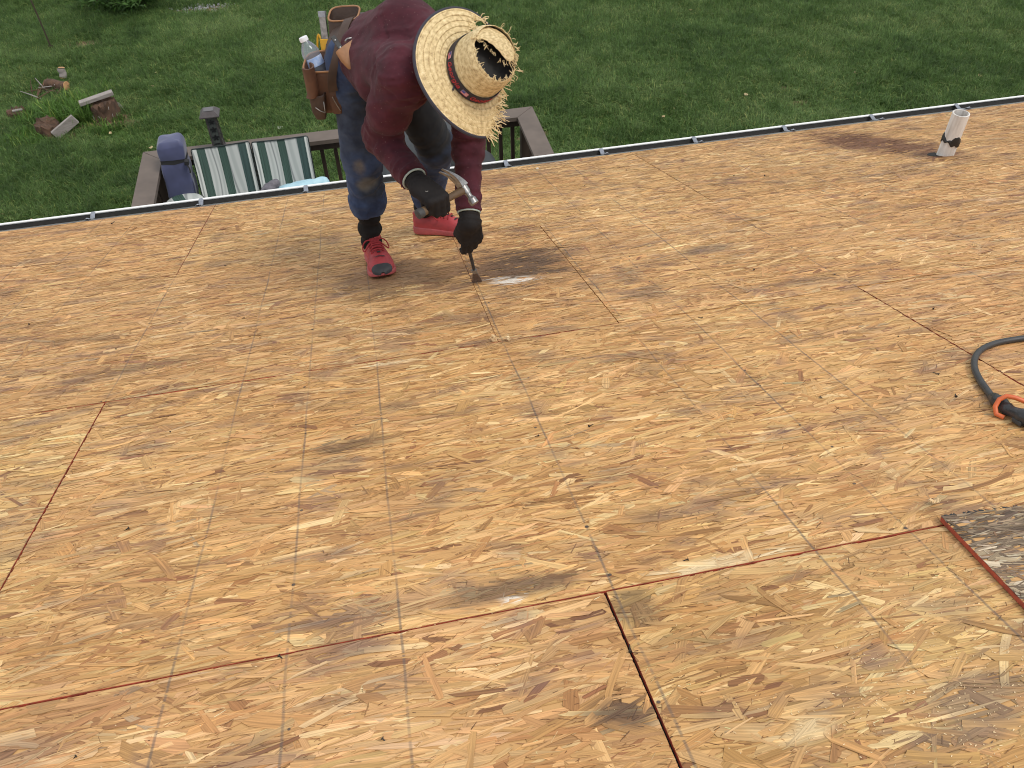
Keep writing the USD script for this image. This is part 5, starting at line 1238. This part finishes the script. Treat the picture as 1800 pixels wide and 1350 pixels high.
# left hand pinching the chisel
tip = RP(1.222, 1.797, 0.0025)
lk = tip - J['Lwri']; lk /= np.linalg.norm(lk)
lb = CA @ A3(.10, -.25, -.95); lb -= lk * (lb @ lk); lb /= np.linalg.norm(lb); la = np.cross(lb, lk)
if la @ (CA @ A3(-1, 0, 0)) < 0: la = -la
pinch = [(14, 46, 66), (18, 58, 84), (24, 70, 100), (30, 84, 118)]
lpos = J['Lwri'] + A3(.002, -.002, -.004)
gl2, WL, RL2 = glove(lpos, J['Lelb'], lk, lb, la, pinch, ((.030, .034, -.010), [(.75, .15, -.45), (.85, -.25, -.35), (.95, -.20, -.10)]))
for k_ in range(3):
    part('print', bx(WL((.070 + .006 * k_, -.036, .012)), (.004, .006, .0012), RL2), 'glove_print', gl2)

# ------------------------------------------------------------------ hammer
plain('forged_steel', (0.38, 0.37, 0.36), (0.18, 0.175, 0.17), scale=70, rough=0.40, metallic=0.9, bump=0.1)
plain('hickory', (0.115, 0.068, 0.032), (0.085, 0.048, 0.022), scale=40, rough=0.6, stretch=(1, 1, 1))
plain('dark_grip', (0.045, 0.045, 0.045), (0.030, 0.030, 0.030), scale=40, rough=0.6)
HM = thing('hammer', 'steel claw hammer with a worn brown handle gripped in the right glove', 'hammer', hc)
def oval(c, R, w, h, n=16): 
    a = np.arange(n) * 2 * np.pi / n; return c + np.outer(np.cos(a) * w, R[:, 0]) + np.outer(np.sin(a) * h, R[:, 1])
claw = CA @ A3(-.42, -.60, -.05); claw -= ra * (claw @ ra); claw /= np.linalg.norm(claw)     # from the socket towards the claw
FRM = np.stack([claw, np.cross(ra, claw), ra], 1)
hd = hc + ra * .138
part('handle', loft([oval(hc + ra * t, FRM, w, h) for t, w, h in ((-.066, .012, .010), (-.062, .0150, .0125), (-.03, .0140, .0110), (.03, .0135, .0105), (.08, .0120, .0095), (.11, .0130, .0095), (.144, .0135, .0095))]), 'hickory', HM, smooth=50)
part('butt', loft([oval(hc + ra * t, FRM, w, h) for t, w, h in ((-.078, .010, .009), (-.076, .0160, .0135), (-.062, .0166, .0140), (-.054, .0150, .0128))]), 'dark_grip', HM, smooth=50)
sid = FRM[:, 1]
part('head', loft([oval(hd - claw * t, np.stack([ra, sid, claw], 1), w, h, 20) for t, w, h in ((-.012, .0145, .0125), (.010, .0140, .0125), (.018, .0095, .0095), (.030, .0090, .0090), (.036, .0125, .0125), (.040, .0150, .0150), (.056, .0152, .0152), (.058, .0138, .0138))]), 'forged_steel', HM, smooth=35)
for sg in (-1, 1):
    tt = np.linspace(0, 1, 9); secs = []
    for t in tt:
        c = hd + claw * (.010 + .080 * t) - ra * (.040 * t ** 2.0) + sid * sg * (.0066 + .0030 * t)
        th_ = .0120 * (1 - t) ** 1.2 + .0014; wd = .0078 * (1 - .30 * t * t) - .0015 * t
        secs.append([c + ra * th_ + sid * wd, c + ra * th_ - sid * wd, c - ra * th_ - sid * wd, c - ra * th_ + sid * wd])
    part('claw', loft(secs), 'forged_steel', HM, smooth=25)

# ------------------------------------------------------------------ chisel
plain('chisel_steel', (0.070, 0.068, 0.070), (0.030, 0.030, 0.032), scale=90, rough=0.42, metallic=0.7)
plain('rusty_steel', (0.16, 0.105, 0.075), (0.075, 0.050, 0.038), scale=110, rough=0.65, metallic=0.4)
grip = WL((.118, .010, -.034))
ax_ = grip - tip; Lc = np.linalg.norm(ax_); ax_ /= Lc
Rc = frame(ax_, CA @ A3(1, 0, 0))
CH = thing('chisel', 'dark flat chisel with a flared rusty tip held upright on the boards', 'chisel', tip)
def rect(t, w, h): c = tip + ax_ * t; return [c + Rc[:, 0] * w + Rc[:, 1] * h, c - Rc[:, 0] * w + Rc[:, 1] * h, c - Rc[:, 0] * w - Rc[:, 1] * h, c + Rc[:, 0] * w - Rc[:, 1] * h]
part('blade', loft([rect(*q) for q in ((0, .0185, .0008), (.012, .0180, .0025), (.034, .0115, .0042), (.044, .0085, .0050))]), 'rusty_steel', CH, smooth=25)
part('collar', loft([rect(*q) for q in ((.0445, .0088, .0062), (.060, .0086, .0062))]), 'forged_steel', CH, smooth=25)
part('shaft', tube([tip + ax_ * t for t in (.0605, .09, .13, Lc + .035)], [.0058, .0062, .0066, .0070], 10), 'chisel_steel', CH, smooth=40)

# ------------------------------------------------------------------ straw hat
mat('straw', {'a': ('attribute', {'attribute': 'suv'}), 's': ('separate_xyz', {}), 'mp': ('mapping', {'scale': (1, 1, 1)}), 'rw': ('math', {'math_type': 'multiply', 'value2': 1 / 0.0165}), 'fr': ('math', {'math_type': 'fraction'}),
    'tr': ('math', {'math_type': 'pingpong', 'value2': 0.5}), 'sh': ('math', {'math_type': 'multiply_add', 'value2': 0.030}), 'ws': ('math', {'math_type': 'multiply', 'value2': 2 * math.pi / 0.0050}), 'si': ('math', {'math_type': 'sine'}),
    'n': ('noise_texture', {'scale': 90.0, 'detail': 4.0}), 'nm': ('mapping', {'scale': (1, 1, 1)}), 'ad': ('math', {'math_type': 'multiply_add', 'value2': 0.16}), 'ed': ('map_range', {'from_min': 0.0, 'from_max': 0.10, 'to_min': -0.20, 'to_max': 0.0, 'clamp': True}), 'ae': ('math', {'math_type': 'add'}),
    'r': ('rgb_ramp', {'ramp': [(0.18, (0.21, 0.125, 0.045)), (0.40, (0.50, 0.36, 0.165)), (0.62, (0.68, 0.53, 0.28)), (0.85, (0.78, 0.66, 0.40))]}), 'b': ('bump', {'strength': 0.8, 'distance': 0.0016}), 'p': ('principled_bsdf', {'roughness': 0.55})},
    [('a.vector', 's.vector'), ('s.y', 'rw.value1'), ('rw.value', 'tr.value1'), ('rw.value', 'fr.value1'), ('tr.value', 'sh.value1'), ('s.x', 'sh.value3'), ('sh.value', 'ws.value1'), ('ws.value', 'si.value1'), ('a.vector', 'n.vector'), ('si.value', 'ad.value1'), ('n.fac', 'ad.value3'),
     ('fr.result' if False else 'fr.value', 'ed.value'), ('ad.value', 'ae.value1'), ('ed.result', 'ae.value2'), ('ae.value', 'r.fac'), ('r.color', 'p.base_color'), ('ae.value', 'b.height'), ('b.normal', 'p.normal')])
plain('straw_piece', (0.74, 0.60, 0.34), (0.52, 0.37, 0.17), scale=60, rough=0.55)
plain('hat_binding', (0.035, 0.033, 0.045), (0.024, 0.022, 0.032), scale=120, rough=0.8)
plain('band_cloth', (0.020, 0.014, 0.018), (0.013, 0.010, 0.013), scale=150, rough=0.75)
plain('print_red', (0.50, 0.030, 0.040), (0.42, 0.022, 0.030), rough=0.6)
plain('print_white', (0.62, 0.60, 0.60), (0.5, 0.48, 0.5), rough=0.6)
plain('print_blue', (0.06, 0.055, 0.22), (0.05, 0.045, 0.18), rough=0.6)
e1 = CA @ A3(.86, -.51, 0); e1 -= HAX * (e1 @ HAX); e1 /= np.linalg.norm(e1); e2 = np.cross(HAX, e1)
SH = thing('straw_hat', 'torn wide straw hat with black band lettered in red on the bent head', 'hat', HAT)
def H(r, ph, z): return HAT + np.multiply.outer(r * np.cos(ph), e1) + np.multiply.outer(r * np.sin(ph), e2) + np.multiply.outer(z, HAX)
def Hv(r, ph, z):
    r, ph, z = np.broadcast_arrays(r, ph, z); return HAT + (r * np.cos(ph))[..., None] * e1 + (r * np.sin(ph))[..., None] * e2 + z[..., None] * HAX
RB = 0.186
def rc(ph): return 0.0905 * (1 + 0.05 * np.cos(2 * (ph - .6)))
def brim_z(r, ph):
    t = np.clip((r - .09) / .096, 0, 1.1)
    return -0.004 - .030 * t ** 1.6 + .016 * t * np.cos(ph - 2.6) + .010 * t * np.sin(2 * ph + .6) + .030 * t * np.clip(np.cos(ph - 1.35), 0, 1) ** 2 + .0022 * np.where((((r) / .0165) % 1) < .5, 1, 0) * 0
def sawt(r): return .0022 * (1 - ((r / .0165) % 1.0))
pa, pz = math.radians(60), math.radians(300)
nr, na = 78, 200
rr, pp = np.meshgrid(np.linspace(0, 1, nr), np.linspace(0, 1, na), indexing='ij')
q = np.random.default_rng(12); ragA, ragB = np.interp(np.linspace(0, 1, nr), np.linspace(0, 1, 14), q.normal(0, .055, 14)), np.interp(np.linspace(0, 1, nr), np.linspace(0, 1, 14), q.normal(0, .06, 14))
lo_a = math.radians(58) - .30 * np.linspace(0, 1, nr) ** 2 + ragA; hi_a = math.radians(294) - .58 * np.linspace(0, 1, nr) + ragB
ph = lo_a[:, None] + (hi_a - lo_a)[:, None] * pp
r0 = rc(ph) + (RB - rc(ph)) * rr
P = Hv(r0, ph, brim_z(r0, ph) + sawt(r0))
uv = np.stack([ph * .14, r0, 0 * r0], -1)
part('brim', sheet(P.transpose(1, 0, 2), .002), 'straw', SH, smooth=70, attrs={'suv': np.vstack([uv.transpose(1, 0, 2).reshape(-1, 3)] * 2)})
BR = '/World/straw_hat/brim'
pb_ = np.linspace(math.radians(24), math.radians(259), 120)
part('binding', tube(Hv(np.full(120, RB + .002), pb_, brim_z(np.full(120, RB + .002), pb_)), .0052, 8), 'hat_binding', BR, smooth=60)
# short torn remains of the brim round the rest of the crown
ph2, t2 = np.meshgrid(np.linspace(math.radians(-66), math.radians(58), 90), np.linspace(0, 1, 8), indexing='ij')
wid = .012 + .020 * np.abs(np.interp(ph2, np.linspace(-1.2, 1.45, 26), q.random(26))) + .030 * np.clip((-.45 - ph2) / .7, 0, 1)
r2 = rc(ph2) + wid * t2
P2 = Hv(r2, ph2, -.004 - .018 * t2 - .02 * t2 * wid / .03)
part('torn_brim', sheet(P2, .002), 'straw', SH, smooth=70, attrs={'suv': np.vstack([np.stack([ph2 * .14, r2, 0 * r2], -1).reshape(-1, 3)] * 2)})
# crown
HC = 0.118
def crown_r(ph, t): return rc(ph) * (1 - .10 * t ** 1.5) + .0035
ph3, t3 = np.meshgrid(np.linspace(0, 2 * np.pi, 140), np.linspace(0, 1, 34), indexing='ij')
rag = .006 * np.interp(ph3 % 6.2832, np.linspace(0, 6.2832, 60), q.random(60)) - .010 * np.clip(np.cos(ph3 + 1.0), 0, 1)
z3 = t3 * (HC + rag); r3 = crown_r(ph3, t3) + .0012 * ((z3 / .0165) % 1) - np.where(t3 > .86, .05 * (t3 - .86), 0)
P3 = Hv(r3, ph3, z3)
CRN = part('crown', sheet(P3, .002), 'straw', SH, smooth=70, attrs={'suv': np.vstack([np.stack([ph3 * .09, z3, 0 * z3], -1).reshape(-1, 3)] * 2)})
part('lining', sheet(Hv(crown_r(ph3, t3 * .86) - .005, ph3, t3 * .108), .001), 'hair', CRN, smooth=70)
rl, pl = np.meshgrid(np.linspace(.02, 1, 8), np.linspace(0, 2 * np.pi, 49), indexing='ij')
part('skull_cap', sheet(Hv(rl * .080, pl, .086 - .018 * rl ** 2), .001), 'gutter_inside', CRN, smooth=70)
# top of the crown, torn loose along its left and lower side
out = np.array([[-.052, .062], [-.030, .074], [0, .079], [.030, .074], [.056, .058], [.073, .032], [.080, .0], [.074, -.022], [.060, -.032], [.040, -.040], [.022, -.038], [.006, -.026], [-.004, -.004], [-.010, .018], [-.020, .038], [-.036, .056]])
d_ = np.r_[0, np.cumsum(np.linalg.norm(np.diff(np.vstack([out, out[:1]]), axis=0), axis=1))]
tt = np.linspace(0, d_[-1], 81)[:-1]; ring = np.stack([np.interp(tt, d_, np.r_[out[:, k], out[0, k]]) for k in (0, 1)], 1); cen = np.array([.036, .022])
rag2 = 1 + .10 * (q.random(80) - .5); ring = cen + (ring - cen) * rag2[:, None]
G_ = np.array([[cen + (w_ - cen) * s_ for s_ in np.linspace(0.02, 1, 16)] for w_ in np.vstack([ring, ring[:1]])])
rho = np.linalg.norm(G_, axis=-1); zt_ = HC + .012 - .022 * np.clip(rho / .08, 0, 1.2) ** 2.2 + .010 * np.clip((.035 - G_[..., 0]) / .06, 0, 1) * np.clip(1 - rho / .09, 0, 1)
P4_ = HAT + G_[..., 0:1] * e1 + G_[..., 1:2] * e2 + zt_[..., None] * HAX
tp = sheet(P4_[::-1], .002)
gg = G_[::-1]; part('crown_top', tp, 'straw', CRN, smooth=70, attrs={'suv': np.vstack([np.stack([gg[..., 0] + .4 * gg[..., 1], gg[..., 1] * 1.3 + .3, 0 * gg[..., 0]], -1).reshape(-1, 3)] * 2)})
# loose straw ends along every tear
fr = []
def straw(p, d, l, w=.0011):
    d = d / np.linalg.norm(d); mid = p + d * l * .55 + q.normal(0, .0025, 3)
    fr.append(tube([p, mid, p + d * l + q.normal(0, .004, 3)], [w, w, w * .8], 4))
for k in range(85):                                                    # lower torn edge of the brim
    t = q.random(); i_ = int(t * (nr - 1)); r_k = .092 + (RB - .092) * t
    th_ = hi_a[i_] - q.uniform(0, .14); straw(Hv(r_k, th_, brim_z(r_k, th_) + .003), Hv(1., th_ + .7 + .5 * q.normal(), 0.) - HAT + HAX * q.normal(0, .18), q.uniform(.012, .048) * (1 if t > .3 else .8), .0012)
for k in range(55):                                                    # upper torn edge
    t = q.random(); i_ = int(t * (nr - 1)); r_k = .092 + (RB - .092) * t
    th_ = lo_a[i_] + q.uniform(0, .10); straw(Hv(r_k, th_, brim_z(r_k, th_) + .003), Hv(1., th_ - .9 + .4 * q.normal(), 0.) - HAT + HAX * q.normal(0, .15), q.uniform(.008, .034))
for k in range(110):                                                    # stub of the brim
    th_ = q.uniform(-1.15, 1.0); r_k = rc(th_) + .018 + .012 * q.random(); straw(Hv(r_k, th_, -.016), Hv(1., th_ + .5 * q.normal(), 0.) - HAT - HAX * q.uniform(.2, 1.1), q.uniform(.010, .042) * (1.3 if th_ < -.4 else .7), .0012)
for k in range(70):                                                    # rim of the crown wall
    th_ = q.uniform(1.9, 5.9); straw(Hv(crown_r(th_, 1.) - .006, th_, HC - .002), -(Hv(1., th_ + .5 * q.normal(), 0.) - HAT) + HAX * q.uniform(-.1, .5), q.uniform(.004, .014), .0010)
for k in range(60):                                                    # rim of the loose top
    w_ = ring[q.integers(36, 80)]; pz_ = HAT + w_[0] * e1 + w_[1] * e2 + HAX * (HC + .002); v_ = (w_ - cen); straw(pz_, v_[0] * e1 + v_[1] * e2 + HAX * q.normal(0, .01), q.uniform(.004, .015), .0010)
for k in range(60):                                                    # stray ends on the far side of the crown
    th_ = q.uniform(-1.3, 1.3); z_ = q.uniform(.05, HC); straw(Hv(crown_r(th_, .9), th_, z_), Hv(1., th_ + .6 * q.normal(), 0.) - HAT + HAX * q.normal(0, .5), q.uniform(.004, .018), .0009)
part('straw_ends', cat_(*fr), 'straw_piece', SH, smooth=False, kind='stuff')
# band with lettering and small flags
phb = np.linspace(0, 2 * np.pi, 120)
BZ0, BZ1 = .004, .036
def band_r(ph, z): return crown_r(ph, z / HC) + .0045
Pb = np.array([Hv(band_r(phb, np.full(120, z)), phb, np.full(120, z)) for z in np.linspace(BZ0, BZ1, 5)])
BND = part('hat_band', sheet(Pb.transpose(1, 0, 2), .002), 'band_cloth', SH, smooth=70)
def wrap(m, ph0, z0, lift=.0007):
    v = np.array(m.vertices); R0 = .094
    th_ = ph0 + v[:, 0] / R0; z = z0 + v[:, 1]
    return trimesh.Trimesh(Hv(band_r(th_, z) + lift + v[:, 2], th_, z), m.faces, process=False)
def lettering(ph0):
    t = meshkit.text_mesh('Georgia', .0150, depth=.0007); v = np.array(t.vertices); v[:, 0] += .22 * v[:, 1]; t = trimesh.Trimesh(v, t.faces, process=False); t = t.subdivide()
    part('lettering', wrap(t, ph0, .013), 'print_red', BND, smooth=False)
    return v[:, 0].max() / .094
def flag(ph0):
    part('flag', wrap(bx((.010, 0, .0002), (.021, .0150, .0004), ch=0).subdivide().subdivide(), ph0, .020), 'print_white', BND, smooth=False)
    for i in range(4): part('flag_stripe', wrap(bx((.010, -.0062 + .0042 * i, .0007), (.021, .0019, .0004), ch=0).subdivide(), ph0, .020), 'print_red', BND, smooth=False)
    part('flag_canton', wrap(bx((.005, .0033, .0010), (.0100, .0084, .0004), ch=0).subdivide(), ph0, .020), 'print_blue', BND, smooth=False)
ph_ = 2.30
for k in range(4):
    flag(ph_); w_ = lettering(ph_ + .30); ph_ += .30 + w_ + .10
part('cord_knot', tube(spline([Hv(.100, 3.30, .004), Hv(.106, 3.32, .006), Hv(.112, 3.36, .003)], 6), .0028, 6), 'hat_binding', SH)

# ------------------------------------------------------------------ tool belt, bottle and tool
plain('leather_brown', (0.110, 0.048, 0.026), (0.058, 0.026, 0.015), scale=14, rough=0.55, bump=0.35, bscale=110)
plain('leather_dark', (0.060, 0.032, 0.020), (0.035, 0.020, 0.014), scale=18, rough=0.6, bump=0.35, bscale=110)
plain('leather_tan', (0.34, 0.170, 0.075), (0.22, 0.105, 0.048), scale=20, rough=0.5, bump=0.25, bscale=110)
BO = A3(.014, -.045, -.004)
A4 = lambda *q: np.array(q, float) + BO
TB = thing('tool_belt', 'brown leather tool belt with open pouches hanging at the hip of the worker', 'tool belt', (.80, 2.16, 4.20))
def pouch(secs, mat_, parent, thick=.005, n=36, e=.55):
    """secs: (centre, half width along u, half depth along v) from the bottom up; open at the top"""
    a = np.arange(n) * 2 * np.pi / n; cs, sn = np.sign(np.cos(a)) * np.abs(np.cos(a)) ** e, np.sign(np.sin(a)) * np.abs(np.sin(a)) ** e
    rings = [np.asarray(c) + np.outer(cs * w, u) + np.outer(sn * d, v_) for c, w, d, u, v_ in secs]
    inner = [np.asarray(c) + np.outer(cs * (w - thick), u) + np.outer(sn * (d - thick), v_) + [0, 0, .002] for c, w, d, u, v_ in secs[::-1]]
    return loft(rings + inner)
uu = A3(.93, -.34, .10); uu /= np.linalg.norm(uu); vv_ = A3(.30, .90, .30); vv_ -= uu * (vv_ @ uu); vv_ /= np.linalg.norm(vv_)
tl = A3(-.10, -.30, 0)
PO = part('pouch', pouch([(A4(.775, 2.140, 4.080), 0.045, 0.018, uu, vv_), (A4(.772, 2.142, 4.10), 0.058, 0.031, uu, vv_), (A4(.776, 2.150, 4.16), 0.069, 0.045, uu, vv_), (A4(.780, 2.160, 4.215), 0.076, 0.052, uu, vv_), (A4(.782, 2.165, 4.243), 0.078, 0.054, uu, vv_)], None, TB), 'leather_brown', TB, smooth=60)
part('rim', tube(A4(.782, 2.165, 4.244) + np.outer(np.sign(np.cos(t_ := np.linspace(0, 6.2832, 40))) * np.abs(np.cos(t_)) ** .55 * .0767, uu) + np.outer(np.sign(np.sin(t_)) * np.abs(np.sin(t_)) ** .55 * .0522, vv_), .0038, 6), 'leather_tan', PO, smooth=60)
# folded flap pocket on the outside
a = np.linspace(-2.7, 1.2, 22)
fl = np.array([[A4(.722 + .022 * math.cos(t) - .006 * (z < 4.16), 2.118 + .030 * math.sin(t), z) for t in a] for z in np.linspace(4.255, 4.150, 9)])
part('side_pocket', sheet(fl, .005), 'leather_brown', TB, smooth=60)
part('side_pocket', pouch([(A4(.735, 2.105, 4.070), .018, .010, uu, vv_), (A4(.733, 2.107, 4.10), .026, .016, uu, vv_), (A4(.736, 2.115, 4.155), .030, .020, uu, vv_)], None, TB), 'leather_dark', TB, smooth=60)
part('side_pocket', pouch([(A4(.795, 2.098, 4.085), .016, .006, uu, vv_), (A4(.795, 2.100, 4.12), .022, .010, uu, vv_), (A4(.797, 2.106, 4.172), .024, .011, uu, vv_)], None, TB), 'leather_brown', TB, smooth=60)
for c0, c1 in ((A4(.722, 2.088, 4.118), A4(.752, 2.082, 4.098)), (A4(.752, 2.082, 4.098), A4(.754, 2.090, 4.135)), (A4(.786, 2.088, 4.150), A4(.806, 2.086, 4.098))):
    part('wire_loop', tube([c0, (c0 + c1) / 2 - A3(0, .006, 0), c1], .0018, 6), 'forged_steel', TB, smooth=60)
PU = part('pouch', pouch([(A4(.862, 2.215, 4.235), .046, .022, uu, vv_), (A4(.862, 2.220, 4.28), .054, .032, uu, vv_), (A4(.868, 2.232, 4.335), .056, .036, uu, vv_), (A4(.872, 2.240, 4.368), .056, .038, uu, vv_)], None, TB), 'leather_dark', TB, smooth=60)
part('rim', tube(A4(.872, 2.240, 4.369) + np.outer(np.sign(np.cos(t_)) * np.abs(np.cos(t_)) ** .55 * .0545, uu) + np.outer(np.sign(np.sin(t_)) * np.abs(np.sin(t_)) ** .55 * .0365, vv_), .0036, 6), 'leather_tan', PU, smooth=60)
part('divider', sheet(np.array([[A4(.826, 2.170, 4.300) + uu * s_ * .034 + A3(0, -.004 * (1 - s_ * s_) - .002, -z) for s_ in np.linspace(-1, 1, 9)] for z in (0, .02, .045, .07)]), .005), 'leather_brown', TB, smooth=60)
sp_ = spline([A3(.900, 2.135, 4.372), A3(.868, 2.066, 4.345), A3(.842, 2.036, 4.297), A3(.815, 2.022, 4.235), A3(.808, 2.03, 4.17)], 16)
part('hip_strap', sheet(np.array([sp_ + CA @ A3(.8, -.2, 0) * s_ for s_ in (-.019, -.008, .008, .019)])[::-1], .005), 'leather_dark', TB, smooth=60)
bc = J['pel'] - SPN_N * .045
a = np.linspace(0, 2 * np.pi, 60)
part('belt', sheet(np.array([[bc + RT * (.178 * math.cos(t)) + UPN * (.118 * math.sin(t) - .01) + SPN_N * s_ for t in a] for s_ in (-.034, -.012, .012, .034)]), .004), 'leather_dark', TB, smooth=60)
hb = A3(.889, 1.972, 4.318); ha, hu, hv = CA @ A3(.57, .80, .18), CA @ A3(.82, -.57, .05), CA @ A3(-.15, -.10, .98)
ha /= np.linalg.norm(ha); hu -= ha * (hu @ ha); hu /= np.linalg.norm(hu); hv = np.cross(ha, hu)
HO2 = part('holster', pouch([(hb + ha * .060, .012, .008, hu, hv), (hb + ha * .052, .026, .014, hu, hv), (hb + ha * .030, .037, .019, hu, hv), (hb + ha * .0, .042, .021, hu, hv), (hb - ha * .030, .040, .020, hu, hv)], None, TB), 'leather_tan', TB, smooth=60)
part('metal_clip', tube(spline([hb - ha * .038 + hu * .005 - hv * np.sign(hv @ (CA @ A3(0, 0, 1))) * .016, hb - ha * .040 + hu * .030, hb - ha * .020 + hu * .045, hb + ha * .012 + hu * .045, hb + ha * .030 + hu * .038], 20), .0034, 8), 'forged_steel', HO2, smooth=60)
part('clip_plate', bx(hb - ha * .048 - hu * .018, (.016, .008, .060), np.stack([hu, np.cross(ha, hu), ha], 1), .002), 'dark_grip', HO2)
cv = CA @ A3(0, 0, -1)
for t_k in (-.035, -.062): part('rivet', lathe([(.0032, 0), (.0032, .002), (.001, .003)], 8, hb + ha * t_k - hu * .018 + cv * .004, frame(cv)), 'forged_steel', HO2)

mat('clear_plastic', {'f': ('fresnel', {'IOR': 1.35}), 't': ('transparent_bsdf', {'color': (0.90, 0.93, 0.95)}), 'g': ('glossy_bsdf', {'color': (0.9, 0.92, 0.95), 'roughness': 0.08}), 'd': ('diffuse_bsdf', {'color': (0.55, 0.60, 0.68)}), 'm': ('mix_closure', {}), 'm2': ('mix_closure', {'fac': 0.16})},
    [('f.fac', 'm.fac'), ('t.BSDF', 'm.closure1'), ('g.BSDF', 'm.closure2'), ('m.closure', 'm2.closure1'), ('d.BSDF', 'm2.closure2')], surface='m2.closure')
plain('cap_white', (0.78, 0.78, 0.80), (0.70, 0.70, 0.73), rough=0.4)
plain('label_blue', (0.22, 0.36, 0.66), (0.60, 0.66, 0.78), scale=60, rough=0.4)
b0, b1 = A3(.778, 2.160, 4.160), A3(.734, 2.190, 4.298)
bd = (b1 - b0) / np.linalg.norm(b1 - b0); RBt = frame(bd)
WB = thing('water_bottle', 'clear plastic water bottle with white cap and blue label in the leather pouch', 'bottle', b0)
part('bottle', lathe([(.010, 0), (.028, .001), (.0315, .008), (.0310, .03), (.0318, .045), (.0310, .07), (.0320, .085), (.0315, .10), (.026, .115), (.0185, .127), (.0130, .136), (.0125, .143)], 32, b0, RBt), 'clear_plastic', WB, smooth=50)
part('label', lathe([(.0325, .052), (.0326, .053), (.0326, .082), (.0325, .083)], 32, b0, RBt, cap=False), 'label_blue', WB, smooth=50)
part('cap', lathe([(.0150, .138), (.0155, .139), (.0155, .150), (.0145, .1525), (.002, .1532)], 28, b0, RBt), 'cap_white', WB, smooth=40)
plain('yellow_plastic', (0.62, 0.34, 0.020), (0.50, 0.26, 0.016), scale=20, rough=0.4)
UT = thing('hand_tool', 'flat silver tool in a yellow sleeve standing in the belt pouch', 'tool', (.805, 2.187, 4.25))
u0, u1 = A3(.806, 2.186, 4.235), A3(.812, 2.221, 4.362); ud = (u1 - u0) / np.linalg.norm(u1 - u0); RU = frame(ud, uu)
part('blade', loft([[u0 + ud * t + RU[:, 0] * sx * .0115 + RU[:, 1] * sy * .005 for sx, sy in ((-1, -1), (1, -1), (1, 1), (-1, 1))] for t in (.0, .135)]), 'forged_steel', UT, smooth=20)
part('blade_end', loft([[u0 + ud * t + RU[:, 0] * sx * .0125 + RU[:, 1] * sy * .007 for sx, sy in ((-1, -1), (1, -1), (1, 1), (-1, 1))] for t in (.122, .140)]), 'galvanised', UT, smooth=20)
part('sleeve', pouch([(u0 + ud * t, w, .012, RU[:, 0], RU[:, 1]) for t, w in ((-.03, .014), (.0, .018), (.05, .0195))], None, UT, thick=.004, e=.4), 'yellow_plastic', UT, smooth=50)
part('sleeve_hook', tube(spline([u0 + ud * .052 - RU[:, 0] * .018, u0 + ud * .066 - RU[:, 0] * .024, u0 + ud * .05 - RU[:, 0] * .030, u0 - ud * .02 - RU[:, 0] * .028], 14), .0035, 6), 'yellow_plastic', UT, smooth=60)
